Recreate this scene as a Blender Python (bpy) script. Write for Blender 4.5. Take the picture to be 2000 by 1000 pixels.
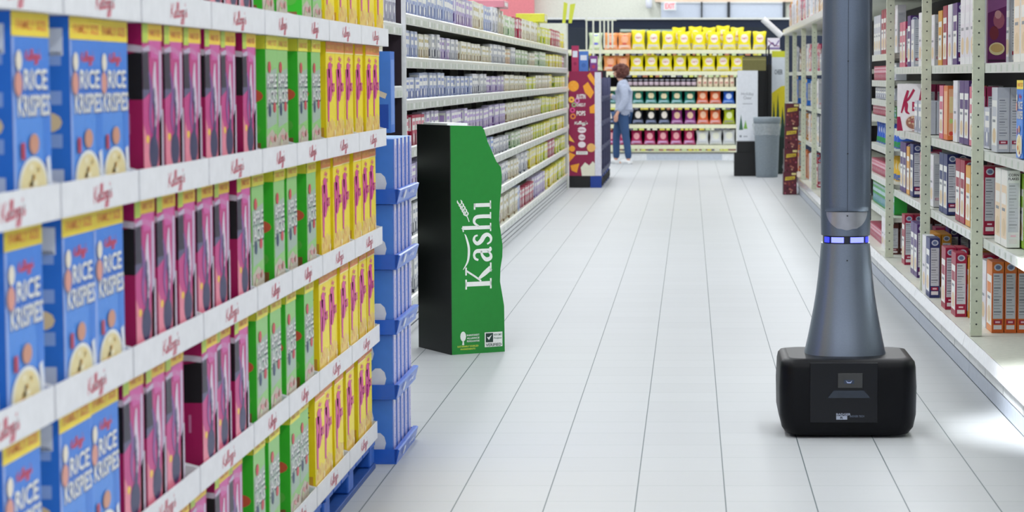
import bpy, bmesh, math, random
from mathutils import Vector, Matrix
random.seed(7)
for o in list(bpy.data.objects): bpy.data.objects.remove(o)
C = bpy.context.scene.collection
S = bpy.context.scene
PI = math.pi
# ---------------------------------------------------------------- camera
F = 4550.0; HC = 1.44; TH = math.atan(350 / F)
cd = bpy.data.cameras.new('camera'); cam = bpy.data.objects.new('camera', cd); C.objects.link(cam)
cd.sensor_width = 36; cd.lens = F / 2000 * 36
cd.shift_x = -348 / 2000.0
cd.clip_end = 200
cam.location = (0, 0, HC); cam.rotation_euler = (PI / 2 - TH, 0, 0)
cd.dof.use_dof = True; cd.dof.focus_distance = 11.0; cd.dof.aperture_fstop = 6.8
S.camera = cam
# ---------------------------------------------------------------- world, lamps, exposure
S.view_settings.view_transform = 'Standard'; S.view_settings.look = 'None'
S.view_settings.gamma = 1; S.view_settings.exposure = -0.26
try: S.view_settings.use_curve_mapping = False
except Exception: pass
w = bpy.data.worlds.new('World'); S.world = w; w.use_nodes = True
bg = w.node_tree.nodes['Background']; bg.inputs[0].default_value = (.86, .93, 1, 1); bg.inputs[1].default_value = .75
CEIL = 5.0
def area_lamp(name, loc, sx, sy, power, color=(1, 1, 1), rot=(0, 0, 0), spread=None):
    l = bpy.data.lights.new(name, 'AREA'); l.shape = 'RECTANGLE'; l.size = sx; l.size_y = sy
    l.energy = power; l.color = color
    if spread: l.spread = spread
    o = bpy.data.objects.new(name, l); C.objects.link(o); o.location = loc; o.rotation_euler = rot
    return o
LAMP_X = (-4.6, -1.5, 1.7, 4.8)
LAMP_Y = (-6, 4, 14, 24, 34, 44)
for lx in LAMP_X:
    for ly in LAMP_Y:
        area_lamp('fluorescent_light', (lx, ly + 4.6, CEIL - .16), .6, 9.0, 188, (.95, .97, 1))

# ---------------------------------------------------------------- helpers
def lin(c):
    c /= 255.0
    return c / 12.92 if c <= .04045 else ((c + .055) / 1.055) ** 2.4
def rgb(h):
    if isinstance(h, str):
        h = h.lstrip('#'); h = [int(h[i:i + 2], 16) for i in (0, 2, 4)]
    return (lin(h[0]), lin(h[1]), lin(h[2]), 1)
_m = {}
def M(name, col=None, rough=.5, metal=0, emit=0, spec=.5, noise=.06, nscale=30, coat=0, alpha=1):
    if name in _m: return _m[name]
    m = bpy.data.materials.new(name); m.use_nodes = True; nt = m.node_tree
    b = nt.nodes['Principled BSDF']; c = rgb(col)
    b.inputs['Roughness'].default_value = rough; b.inputs['Metallic'].default_value = metal
    b.inputs['Specular IOR Level'].default_value = spec
    if coat: b.inputs['Coat Weight'].default_value = coat; b.inputs['Coat Roughness'].default_value = .15
    if alpha < 1: b.inputs['Alpha'].default_value = alpha
    if emit:
        b.inputs['Emission Color'].default_value = c; b.inputs['Emission Strength'].default_value = emit
    if noise and not emit:
        tc = nt.nodes.new('ShaderNodeTexCoord'); n = nt.nodes.new('ShaderNodeTexNoise'); n.inputs['Scale'].default_value = nscale
        nt.links.new(tc.outputs['Object'], n.inputs['Vector'])
        r = nt.nodes.new('ShaderNodeMapRange'); r.inputs['From Min'].default_value = .3; r.inputs['From Max'].default_value = .7
        r.inputs['To Min'].default_value = 1 - noise; r.inputs['To Max'].default_value = 1 + noise
        nt.links.new(n.outputs['Fac'], r.inputs['Value'])
        mx = nt.nodes.new('ShaderNodeVectorMath'); mx.operation = 'SCALE'; mx.inputs[0].default_value = c[:3]
        nt.links.new(r.outputs['Result'], mx.inputs['Scale']); nt.links.new(mx.outputs[0], b.inputs['Base Color'])
    else: b.inputs['Base Color'].default_value = c
    m.diffuse_color = c
    _m[name] = m
    return m
def P(hexcol, rough=.38):       # printed card of one ink
    return M('ink_' + hexcol, hexcol, rough, noise=.03)

_txt = {}
def text_geo(s, bold=False):
    k = (s, bold)
    if k in _txt: return _txt[k]
    cu = bpy.data.curves.new('t', 'FONT'); cu.body = s; cu.size = 1; cu.resolution_u = 2
    if bold: cu.offset = .022
    cu.align_x = 'CENTER'; cu.align_y = 'CENTER'
    o = bpy.data.objects.new('t', cu); C.objects.link(o)
    dg = bpy.context.evaluated_depsgraph_get(); me = o.evaluated_get(dg).to_mesh()
    vs = [v.co.copy() for v in me.vertices]; fs = [tuple(p.vertices) for p in me.polygons]
    o.evaluated_get(dg).to_mesh_clear(); bpy.data.objects.remove(o); bpy.data.curves.remove(cu)
    xs = [v.x for v in vs] or [0]; ys = [v.y for v in vs] or [0]
    cx = (min(xs) + max(xs)) / 2; cy = (min(ys) + max(ys)) / 2; W = max(xs) - min(xs); H = max(ys) - min(ys)
    _txt[k] = ([((v.x - cx) / W, (v.y - cy) / H) for v in vs], fs)
    return _txt[k]
def spline(pts, n=6):
    out = []
    P_ = [pts[0]] + list(pts) + [pts[-1]]
    for i in range(1, len(P_) - 2):
        p0, p1, p2, p3 = P_[i - 1], P_[i], P_[i + 1], P_[i + 2]
        for k in range(n):
            t = k / n
            out.append(tuple(.5 * (2 * b + (c - a) * t + (2 * a - 5 * b + 4 * c - d) * t * t + (-a + 3 * b - 3 * c + d) * t ** 3)
                             for a, b, c, d in zip(p0, p1, p2, p3)))
    out.append(tuple(pts[-1]))
    return out

class Face:
    """a flat printed face: origin, u, v axes and size; decals go just above it"""
    def __init__(s, mb, o, u, v, w, h):
        s.mb, s.o, s.u, s.v, s.w, s.h = mb, Vector(o), Vector(u), Vector(v), w, h; s.n = s.u.cross(s.v); s.k = 1
    def pt(s, a, b): return s.o + s.u * (a * s.w) + s.v * (b * s.h) + s.n * (.0004 * s.k)
    def up(s): s.k += 1
    def poly(s, pts, m): s.mb.face([s.pt(a, b) for a, b in pts], m)
    def rect(s, a0, b0, a1, b1, m): s.poly([(a0, b0), (a1, b0), (a1, b1), (a0, b1)], m)
    def disc(s, a, b, r, m, n=16, ry=None):
        ry = ry or r * s.w / s.h
        s.poly([(a + r * math.cos(2 * PI * i / n), b + ry * math.sin(2 * PI * i / n)) for i in range(n)], m)
    def text(s, t, a, b, w, h, m, bold=True, rot=0):
        vs, fs = text_geo(t, bold)
        if rot: q = [s.pt(a - y * w, b + x * h) for x, y in vs]
        else: q = [s.pt(a + x * w, b + y * h) for x, y in vs]
        for f in fs: s.mb.face([q[i] for i in f], m)
    def ribbon(s, pts, wd, m, smooth=True, n=5, asp=None):
        if not isinstance(wd, (list, tuple)): wd = [wd] * len(pts)
        p3 = [(a, b, c) for (a, b), c in zip(pts, wd)]
        if smooth: p3 = spline(p3, n)
        q = [(s.u * (a * s.w) + s.v * (b * s.h), c) for a, b, c in p3]
        L, R = [], []
        for i, (p, c) in enumerate(q):
            d = q[min(i + 1, len(q) - 1)][0] - q[max(i - 1, 0)][0]
            if d.length < 1e-7: d = s.u.copy()
            sd = s.n.cross(d.normalized()) * (c * .5)
            L.append(s.o + p + sd + s.n * .0004 * s.k); R.append(s.o + p - sd + s.n * .0004 * s.k)
        for i in range(len(L) - 1): s.mb.face([R[i], R[i + 1], L[i + 1], L[i]], m)

class MB:
    def __init__(s): s.v = []; s.f = []; s.m = []; s.mats = []; s.sm = []
    def mi(s, m):
        if m not in s.mats: s.mats.append(m)
        return s.mats.index(m)
    def face(s, pts, m, smooth=False):
        b = len(s.v); s.v += [tuple(p) for p in pts]; s.f.append(tuple(range(b, b + len(pts)))); s.m.append(s.mi(m)); s.sm.append(smooth)
    def mesh(s, vs, fs, m, smooth=False, ms=None):
        b = len(s.v); s.v += [tuple(p) for p in vs]
        for i, f in enumerate(fs):
            s.f.append(tuple(b + k for k in f)); s.m.append(s.mi(ms[i] if ms else m)); s.sm.append(smooth)
    def box(s, x0, x1, y0, y1, z0, z1, m, ms=None):
        vs = [(x0, y0, z0), (x1, y0, z0), (x1, y1, z0), (x0, y1, z0), (x0, y0, z1), (x1, y0, z1), (x1, y1, z1), (x0, y1, z1)]
        fs = [(0, 3, 2, 1), (4, 5, 6, 7), (0, 1, 5, 4), (1, 2, 6, 5), (2, 3, 7, 6), (3, 0, 4, 7)]   # bottom top front(-y) +x back -x
        s.mesh(vs, fs, m, ms=ms)
    def cbox(s, x0, x1, y0, y1, z0, z1, m, c=.004):     # box with chamfered edges
        bm = bmesh.new(); bmesh.ops.create_cube(bm, size=1)
        for v in bm.verts: v.co = Vector((x0 + (v.co.x + .5) * (x1 - x0), y0 + (v.co.y + .5) * (y1 - y0), z0 + (v.co.z + .5) * (z1 - z0)))
        bmesh.ops.bevel(bm, geom=bm.edges[:], offset=c, segments=2, affect='EDGES', profile=.5)
        s.mesh([v.co for v in bm.verts], [tuple(v.index for v in f.verts) for f in bm.faces], m, smooth=False); bm.free()
    def prism(s, pts, y0, y1, m, fn=None):      # polygon in (a,b) extruded between y0,y1; fn(a,b,y)->xyz
        fn = fn or (lambda a, b, y: (a, y, b)); n = len(pts)
        s.mesh([fn(a, b, y0) for a, b in pts] + [fn(a, b, y1) for a, b in pts],
               [tuple(range(n)), tuple(range(2 * n - 1, n - 1, -1))] + [(i, i + n, (i + 1) % n + n, (i + 1) % n) for i in range(n)], m)
    def lathe(s, prof, m, n=28, cx=0, cy=0, smooth=True, ms=None):
        vs, fs, mm = [], [], []
        for r, z in prof:
            for i in range(n): vs.append((cx + r * math.cos(2 * PI * i / n), cy + r * math.sin(2 * PI * i / n), z))
        for k in range(len(prof) - 1):
            for i in range(n):
                j = (i + 1) % n; fs.append((k * n + i, k * n + j, (k + 1) * n + j, (k + 1) * n + i)); mm.append(ms[k] if ms else m)
        s.mesh(vs, fs, m, smooth, mm)
    def loft(s, rings, m, smooth=True, cap=True):
        n = len(rings[0]); vs = [p for r in rings for p in r]; fs = []
        for k in range(len(rings) - 1):
            for i in range(n):
                j = (i + 1) % n; fs.append((k * n + i, k * n + j, (k + 1) * n + j, (k + 1) * n + i))
        s.mesh(vs, fs, m, smooth)
        if cap:
            s.face(list(reversed(rings[0])), m); s.face(rings[-1], m)
    def tube(s, pts, r, m, n=8):
        pts = [Vector(p) for p in pts]; rings = []
        for i, p in enumerate(pts):
            d = (pts[min(i + 1, len(pts) - 1)] - pts[max(i - 1, 0)]).normalized()
            a = d.cross(Vector((0, 0, 1)) if abs(d.z) < .9 else Vector((1, 0, 0))).normalized(); b = d.cross(a)
            rr = r[i] if isinstance(r, (list, tuple)) else r
            rings.append([p + a * math.cos(2 * PI * k / n) * rr + b * math.sin(2 * PI * k / n) * rr for k in range(n)])
        s.loft(rings, m)
    def build(s, name, parent=None, loc=None, rz=None, **kw):
        me = bpy.data.meshes.new(name); me.from_pydata(s.v, [], s.f)
        for m in s.mats: me.materials.append(m)
        me.polygons.foreach_set('material_index', s.m); me.polygons.foreach_set('use_smooth', s.sm)
        me.update()
        o = bpy.data.objects.new(name, me); C.objects.link(o)
        if parent: o.parent = parent
        if loc is not None: o.location = loc
        if rz is not None: o.rotation_euler = (0, 0, rz)
        tag(o, **kw)
        return o
def tag(o, label=None, cat=None, group=None, kind=None):
    for k, v in (('label', label), ('category', cat), ('group', group), ('kind', kind)):
        if v: o[k] = v
    return o
def thing(name, label, cat, loc=(0, 0, 0), rz=0, group=None):
    o = bpy.data.objects.new(name, None); C.objects.link(o); o.location = loc; o.rotation_euler = (0, 0, rz); o.empty_display_size = .1
    return tag(o, label, cat, group)
KIDS = {}
def kids(o):
    if o.name not in KIDS: KIDS[o.name] = list(o.children)
    return KIDS[o.name]
def dup(o, loc=None, rz=None, label=None, group=None, parent=None, scale=None):
    ks = kids(o); c = o.copy(); C.objects.link(c)
    if parent: c.parent = parent
    if loc is not None: c.location = loc
    if rz is not None: c.rotation_euler = (0, 0, rz)
    if scale: c.scale = scale
    if label: c['label'] = label
    if group: c['group'] = group
    for k in ks: dup(k, parent=c)
    return c
_used = set()
PEND = {}
def in_view(p, m=40):
    d = p[1] * math.cos(TH) + (HC - p[2]) * math.sin(TH)
    if d < .5: return False
    x = 1348 + F * p[0] / d; y = 500 + F * ((HC - p[2]) * math.cos(TH) - p[1] * math.sin(TH)) / d
    s = F / d
    return -m - .15 * s < x < 2000 + m + .15 * s and -m < y + .0 * s and y - .36 * s < 1000 + m
def later(kind, proto, loc, rz, label, group, scale=None):
    """kinds that run into the hundreds: the nearest are placed one by one, the far remainder becomes one object"""
    if in_view(loc): PEND.setdefault(kind, []).append((proto, Vector(loc), rz, label, group, scale))
def settle(kind, limit, name, label, cat):
    L = sorted(PEND.get(kind, []), key=lambda e: e[1].y)
    for e in L[:limit]: place(e[0], e[1], e[2], e[3], e[4], scale=e[5])
    if len(L) > limit:
        b = MB()
        for pr, loc, rz, _, _, sc in L[limit:]:
            Mx = Matrix.Translation(loc) @ Matrix.Rotation(rz, 4, 'Z') @ Matrix.Diagonal((*(sc or (1, 1, 1)), 1))
            me = pr.data
            b.mesh([Mx @ v.co for v in me.vertices], [tuple(p.vertices) for p in me.polygons], me.materials[0], False, [me.materials[p.material_index] for p in me.polygons])
        b.build(name, label=label, cat=cat, kind='stuff')
    for e in L:
        if e[0].name not in _used: bpy.data.objects.remove(e[0]) if False else None
def place(proto, loc, rz, label, group, scale=None, rot=None):
    """first placing moves the built one, later ones copy it with its parts"""
    if proto.name in _used: o = dup(proto, loc, rz, label, group, scale=scale)
    else:
        kids(proto); _used.add(proto.name); o = proto; o.location = loc; o.rotation_euler = (0, 0, rz); o['label'] = label
        if group: o['group'] = group
        if scale: o.scale = scale
    if rot: o.rotation_euler = rot
    elif not scale or True:
        pass
    return o
ON = ['zeroth', 'first', 'second', 'third', 'fourth', 'fifth', 'sixth', 'seventh', 'eighth', 'ninth', 'tenth', 'eleventh', 'twelfth',
      'thirteenth', 'fourteenth', 'fifteenth', 'sixteenth', 'seventeenth', 'eighteenth', 'nineteenth']
TN = {2: 'twent', 3: 'thirt', 4: 'fort', 5: 'fift', 6: 'sixt', 7: 'sevent', 8: 'eight', 9: 'ninet'}
def nth(n):
    if n < 20: return ON[n]
    if n >= 100: return 'hundredth' if n == 100 else 'hundred-and-' + nth(n - 100)
    return TN[n // 10] + ('ieth' if n % 10 == 0 else 'y-' + ON[n % 10])
def YX(px, X): return X * F / (px - 1348)        # depth at which something X metres beside the axis shows at px
# ---------------------------------------------------------------- the room
def floor_mat():
    m = bpy.data.materials.new('floor_tile'); m.use_nodes = True; nt = m.node_tree; N = nt.nodes; L = nt.links
    b = N['Principled BSDF']; b.inputs['Roughness'].default_value = .32; b.inputs['Specular IOR Level'].default_value = .22
    tc = N.new('ShaderNodeTexCoord'); sx = N.new('ShaderNodeSeparateXYZ'); L.new(tc.outputs['Object'], sx.inputs[0])
    def mth(op, a, bb=None):
        n = N.new('ShaderNodeMath'); n.operation = op
        for i, q in enumerate((a, bb)):
            if q is None: continue
            if isinstance(q, (int, float)): n.inputs[i].default_value = q
            else: L.new(q, n.inputs[i])
        return n.outputs[0]
    T = .3048
    u = mth('DIVIDE', mth('SUBTRACT', sx.outputs[0], .1201), T); v = mth('DIVIDE', mth('SUBTRACT', sx.outputs[1], 7.837), T)
    def line(q, wd):
        d = mth('ABSOLUTE', mth('SUBTRACT', mth('FRACT', mth('ADD', q, .5)), .5))
        return mth('LESS_THAN', d, wd / T / 2)
    lu = line(u, .0042); lv = line(v, .0042)
    cmb = N.new('ShaderNodeCombineXYZ'); L.new(mth('FLOOR', u), cmb.inputs[0]); L.new(mth('FLOOR', v), cmb.inputs[1])
    wn = N.new('ShaderNodeTexWhiteNoise'); wn.noise_dimensions = '2D'; L.new(cmb.outputs[0], wn.inputs['Vector'])
    no = N.new('ShaderNodeTexNoise'); no.inputs['Scale'].default_value = 6; no.inputs['Detail'].default_value = 6
    mp = N.new('ShaderNodeMapping'); mp.inputs['Scale'].default_value = (.6, 5, 1); L.new(tc.outputs['Object'], mp.inputs[0]); L.new(mp.outputs[0], no.inputs['Vector'])
    val = mth('ADD', mth('MULTIPLY', wn.outputs['Value'], .03), mth('MULTIPLY', no.outputs['Fac'], .10)); val = mth('ADD', val, .93)
    sc = N.new('ShaderNodeVectorMath'); sc.operation = 'SCALE'; sc.inputs[0].default_value = rgb('bbbec1')[:3]; L.new(val, sc.inputs['Scale'])
    m1 = N.new('ShaderNodeMix'); m1.data_type = 'RGBA'; L.new(lv, m1.inputs[0]); L.new(sc.outputs[0], m1.inputs[6]); m1.inputs[7].default_value = rgb('9aa3a4')
    m2 = N.new('ShaderNodeMix'); m2.data_type = 'RGBA'; L.new(lu, m2.inputs[0]); L.new(m1.outputs[2], m2.inputs[6]); m2.inputs[7].default_value = rgb('5c686c')
    L.new(m2.outputs[2], b.inputs['Base Color'])
    L.new(mth('ADD', mth('MULTIPLY', no.outputs['Fac'], .12), .42), b.inputs['Roughness'])
    return m
def struct(mb, name): return mb.build(name, kind='structure')
b = MB(); b.box(-9, 9, -2, 52, -.1, 0, floor_mat()); struct(b, 'floor')
b = MB(); b.box(-9, 9, -2, 52, CEIL, CEIL + .1, M('ceiling_tile', 'e6e8e6', .9)); struct(b, 'ceiling')
WALL = M('cream_wall', 'dfe2d6', .8); PINK = M('salmon_wall', 'e88a92', .8); NAVY = M('navy_wall', '1b2740', .7)
b = MB(); b.box(-9, 9, 50, 50.2, 0, CEIL, WALL); struct(b, 'wall_back')
b = MB(); b.box(-9.2, -9, -2, 52, 0, CEIL, WALL); struct(b, 'wall_left')
b = MB(); b.box(9, 9.2, -2, 52, 0, CEIL, WALL); struct(b, 'wall_right')
# salmon soffit with its rounded lower corner
b = MB()
pts = [(-9, 2.3), (-3.62, 2.3)] + [(-3.62 + .3 * math.sin(a), 2.6 - .3 * math.cos(a)) for a in [i * PI / 16 for i in range(1, 9)]] + [(-3.32, 3.15), (-3.32, 5), (-9, 5)]
b.prism(pts, 49.6, 49.95, PINK); struct(b, 'trim_1')
# dark back run of the snack aisle with its white cap
b = MB(); b.box(-7, 5.5, 41.05, 41.2, 0, 2.44, NAVY); b.box(-7, 5.5, 41.02, 41.23, 2.44, 2.475, M('cap_white', 'e9ecec', .5)); struct(b, 'trim_2')
b = MB(); b.box(-.75, 5, 49.9, 49.98, 3.03, 3.3, M('peach_band', 'f0d8c4', .8)); struct(b, 'trim_3')
# high windows in the back wall
GL = M('pale_glass', 'cfd9ea', .15, emit=0, spec=.8, noise=.02); FR = M('window_frame_dark', '2a3038', .5); FRW = M('pillar_paint', 'dfe3e4', .7)
for i, (x0, x1, ml, mr) in enumerate([(-.62, .24, .01, .02), (.26, .80, .02, .05), (.85, 1.98, .05, .05)]):
    t = MB(); t.box(x0, x1, 49.88, 49.93, 2.3, 3.0, GL); w_ = t.build('window_%d' % (i + 1), kind='structure')
    f = MB(); f.box(x1 - .01, x1 + mr, 49.83, 49.9, 2.3, 3.03, FR); f.box(x0, x1, 49.85, 49.9, 3.0, 3.03, FRW); f.build('window_frame', w_)
# exit sign
t = thing('exit_sign', 'white exit sign with red letters high on the back wall by the windows', 'sign', (-.43, 49.7, 2.84))
b = MB(); b.cbox(-.135, .135, -.03, .03, 0, .19, M('sign_white', 'eceff2', .4), .01); b.build('housing', t)
b = MB(); f = Face(b, (-.11, -.031, .03), (1, 0, 0), (0, 0, 1), .22, .13); f.text('EXIT', .5, .5, .92, .85, M('exit_red', 'ff5a66', .4, emit=1.0)); b.build('lettering', t)
b = MB(); b.box(-.02, .02, .03, .13, .06, .13, M('sign_white')); b.build('bracket', t)
t = thing('wall_speaker', 'small white oval fixture high on the cream back wall', 'speaker', (-.88, 49.86, 2.98))
b = MB(); b.lathe([(.001, -.09), (.05, -.08), (.07, -.03), (.07, .08), (.05, .13), (.001, .14)], M('speaker_white', 'e4e8f4', .4), 16); b.build('casing', t)
b = MB(); b.box(-.02, .02, .04, .12, -.02, .06, M('speaker_white')); b.build('bracket', t)
# light fittings that carry the lamps
for i, lx in enumerate(LAMP_X):
    for j, ly in enumerate(LAMP_Y):
        t = thing('ceiling_light', '%s long fluorescent ceiling light of the %s row, counted from the camera' % (nth(j + 1), ('leftmost', 'left middle', 'right middle', 'rightmost')[i]), 'ceiling light', (lx, ly + 4.6, CEIL - .14), group='rows of fluorescent ceiling lights')
        b = MB(); b.prism([(-.3, 0), (.3, 0), (.24, .139), (-.24, .139)], -4.7, 4.7, M('fitting_white', 'f0f2f2', .4)); b.build('housing', t)

# ---------------------------------------------------------------- left gondola run
STEEL = M('shelf_cream', 'd9dcd2', .4); RAIL = M('price_rail', 'e3e6e2', .3, coat=.3); DARK = M('shelf_shadow_panel', '2a1a28', .7); TAG = M('price_tag', 'c3ccc0', .4)
EDGE = M('upright_white', 'd9dade', .35); KICK = M('kick_panel', 'd4d7d8', .35); GROOVE = M('kick_groove', '4a4f58', .6)
GX = -1.56
def gondola(levels, L=1.22):
    t = thing('gondola_shelving', 'x', 'shelving')
    b = MB(); b.box(-.52, -.50, 0.003, L - .003, .0, 2.1, DARK); b.build('back_panel', t)
    b = MB()
    b.box(-.5, -.02, 0.002, L - .002, .0, .165, KICK)
    for z in (.035, .075, .115): b.box(-.0205, -.0185, 0.002, L - .002, z, z + .007, GROOVE)
    b.build('kick_base', t)
    b = MB(); b.box(-.50, -.44, 0.002, .035, .165, 2.1, STEEL); b.build('upright', t)
    for i, z in enumerate(levels):
        b = MB(); b.box(-.5, -.012, 0.002, L - .002, z - .026, z, STEEL)
        sh = b.build('shelf', t)
        r = MB(); hh = .052
        r.prism([(-.012, z - hh), (.0, z - hh), (-.006 + .006, z + .004), (-.008, z + .012), (-.012, z + .012)], .003, L - .003, RAIL)
        r.box(.0002, .0012, .01, L - .01, z - hh + .006, z - .012, M('rail_insert', 'cfd4cc', .3))
        for k in range(9):
            y = .05 + k * .13 + random.uniform(-.02, .02)
            r.box(.0012, .0022, y, y + random.choice((.04, .06, .03)), z - hh + .007, z - .014, TAG if k % 3 else M('tag_light', 'eef1ee', .4))
        r.build('price_rail', sh)
    return t
LV = [.20, .53, .80, 1.04, 1.306, 1.54, 1.78]
g0 = gondola(LV)
NB = 14
for k in range(NB):
    place(g0, (GX, 12.72 + k * 1.22, 0), 0, 'cream steel gondola bay of the left aisle, %s bay beyond the white end panel' % nth(k + 1), 'gondola bays of the left aisle')
GEND = 12.72 + NB * 1.22
LVN = [.20, .60, 1.0, 1.38, 1.715]
g1 = gondola(LVN)
for k in range(7):
    place(g1, (GX, 12.68 - 1.22 * (k + 1), 0), 0, 'dark backed gondola bay behind the cereal pallets, %s bay before the white end panel' % nth(k + 1), 'gondola bays behind the cereal pallets')
b = MB(); b.box(GX - .5, GX - .006, 12.682, 12.716, 0, 2.12, DARK); b.box(GX - .006, GX + .016, 12.68, 12.718, 0, 2.12, EDGE)
b.build('shelf_partition', label='tall dark divider panel with white front edge between two gondola runs', cat='partition')
# end of the run at the far end
t = thing('end_cap_shelving', 'cream end cap shelving at the far end of the left gondola', 'shelving', (GX, GEND, 0))
b = MB(); b.box(-.50, -.015, .005, .05, 0, 2.12, STEEL); b.build('end_panel', t)
b = MB(); b.box(-.05, -.015, .0505, .34, 0, 2.12, M('endcap_side', 'cfd6cd', .5)); b.build('side_panel', t)
for z in (.25, .7, 1.15, 1.6):
    b = MB(); b.box(-.50, -.051, .0505, .34, z - .03, z, STEEL); b.build('shelf', t)

# ---------------------------------------------------------------- right racks
RX = 1.368
POSTM = M('rack_post_green', 'd4dac4', .4); HOLE = M('punched_hole', '39413a', .8); RSH = M('rack_shelf', 'dcdfd4', .4); RB = M('rack_back', '141019', .8)
def rack_post():
    b = MB(); b.box(-.027, .027, -.02, .02, .205, 2.02, POSTM)
    f1 = Face(b, (-.027, -.02, 0), (1, 0, 0), (0, 0, 1), .054, 1); f2 = Face(b, (-.027, .02, 0), (0, -1, 0), (0, 0, 1), .04, 1)
    z = .26
    while z < 1.98:
        f1.disc(.5, z, .085, HOLE, 8, .0046); f2.disc(.5, z, .11, HOLE, 8, .0045); z += .0555
    return b
def rack(levels, L=2.44, fine=None):
    t = thing('shelving_rack', 'x', 'shelving')
    rack_post().build('post', t)
    b = MB(); b.box(.55, .58, .003, L - .003, 0, 2.2, RB); b.build('back_panel', t)
    b = MB(); b.box(-.03, .54, .003, L - .003, .004, .075, M('rack_kick', 'aab2c0', .4)); b.box(-.024, .54, .003, L - .003, .0755, .0838, M('kick_gap', '1a1d24', .8)); b.box(-.02, .54, .003, L - .003, 0, .0035, M('kick_gap')); b.build('kick_plate', t)
    b = MB(); b.box(-.03, -.0305, .003, L - .003, .0, .0, KICK)
    b = MB(); b.box(-.031, .54, .004, L - .004, .084, .18, KICK); b.box(-.045, .54, .004, L - .004, .183, .2, RSH)
    for k in (.61, 1.22, 1.83): b.box(-.0315, -.031, k - .002, k + .002, .086, .178, GROOVE)
    d = b.build('base_deck', t)
    r = MB(); r.prism([(-.062, .155), (-.058, .155), (-.047, .205), (-.045, .212), (-.05, .212)], .004, L - .004, M('clear_rail', 'e8eaf0', .12, coat=.6))
    r.prism([(-.056, .15), (-.045, .15), (-.045, .198), (-.05, .198)], .004, L - .004, RAIL); r.build('price_rail', d)
    for z in levels:
        b = MB(); b.box(.035, .54, .025, L - .025, z - .03, z, RSH); sh = b.build('shelf', t)
        r = MB(); r.box(.029, .0345, .025, L - .025, z - .042, z + .004, RAIL)
        for k in range(12):
            y = .1 + k * .19; r.box(.0282, .0288, y, y + .05, z - .036, z - .006, TAG)
        r.build('price_rail', sh)
    b = MB(); b.box(-.05, .54, .004, L - .004, 2.021, 2.09, RSH); b.box(-.058, -.051, .004, L - .004, 2.03, 2.1, RAIL); b.build('top_shelf', t)
    return t
RL = [.67, 1.085, 1.50]
rk = rack(RL); rk2 = rack([.47, .70, .93, 1.15, 1.27, 1.41, 1.60])
Y0 = 11.1
for k in range(-3, 9):
    lab = 'pale green shelving rack on the right, %s rack counted from the camera' % nth(k + 4)
    place(rk2 if k == 2 else rk, (RX, Y0 + 2.44 * k, 0), 0, lab, None if k == 2 else 'pale green racks along the right side')
RY = [Y0 + 2.44 * k for k in range(-3, 10)]
b = rack_post(); b.build('end_post', loc=(RX, RY[-1] + .0, 0), label='last perforated pale green post at the far end of the right racks', cat='post')
# ---------------------------------------------------------------- printed cartons
WHT = 'f2f2ee'
def carton(w, d, h, body, side=None, top=None):
    """closed box with its printed faces: returns mb, front, left side, right side, top"""
    b = MB(); side = side or body; top = top or body
    b.box(-w / 2, w / 2, -d / 2, d / 2, 0, h, P(body), ms=[P(body), P(top), P(body), P(side), P(body), P(side)])
    fr = Face(b, (-w / 2, -d / 2, 0), (1, 0, 0), (0, 0, 1), w, h)
    fl = Face(b, (-w / 2, d / 2, 0), (0, -1, 0), (0, 0, 1), d, h)
    ri = Face(b, (w / 2, -d / 2, 0), (0, 1, 0), (0, 0, 1), d, h)
    tp = Face(b, (-w / 2, -d / 2, h), (1, 0, 0), (0, 1, 0), w, d)
    # glued flap line on the top
    tp.rect(0, .47, 1, .5, P('8a8f98')) if False else None
    return b, fr, fl, ri, tp
KEL = [  # handwritten word, one stroke each (x, y) on a slant
    [(.12, 1.0), (.02, .02)], [(.50, 1.0), (.30, .62), (.08, .48), (.30, .30), (.52, .02), (.62, .10)],
    [(.58, .18), (.78, .30), (.74, .44), (.62, .36), (.62, .12), (.74, .02), (.86, .12)],
    [(.86, .12), (1.04, .62), (1.06, .95), (.98, .96), (.93, .55), (.92, .12), (1.0, .02), (1.10, .14)],
    [(1.10, .14), (1.28, .62), (1.30, .95), (1.22, .96), (1.17, .55), (1.16, .12), (1.24, .02), (1.34, .12)],
    [(1.52, .40), (1.40, .38), (1.34, .18), (1.42, .03), (1.54, .12), (1.54, .34), (1.48, .42), (1.62, .36)],
    [(1.84, .40), (1.72, .42), (1.66, .20), (1.74, .04), (1.86, .20), (1.88, .42), (1.80, -.35), (1.62, -.46), (1.60, -.30), (1.90, .02)],
    [(2.14, .40), (2.02, .42), (1.96, .20), (2.04, .04), (2.16, .20), (2.18, .42), (2.10, -.35), (1.92, -.46), (1.90, -.30), (2.20, .02)],
    [(2.34, .9), (2.30, .7)], [(2.36, .10), (2.52, .50), (2.46, .30), (2.60, .12), (2.48, -.02), (2.34, .06)]]
def kellogg(f, a, b_, w, h, m, wd=.10):
    """script word centred at a,b with width w (fraction) and cap height h (fraction)"""
    for st in KEL:
        f.ribbon([(a - w / 2 + x / 2.6 * w + (y * .0), b_ - h / 2 + y * h + (x - 1.3) * h * .10) for x, y in st], wd * h * f.h, m, n=3)
def banner(f, m, t, tm, b0=.885):
    f.rect(0, b0, 1, 1, m); f.up(); f.text(t, .52, (b0 + 1) / 2 - .002, .8, (1 - b0) * .42, tm); f.k -= 1
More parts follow.
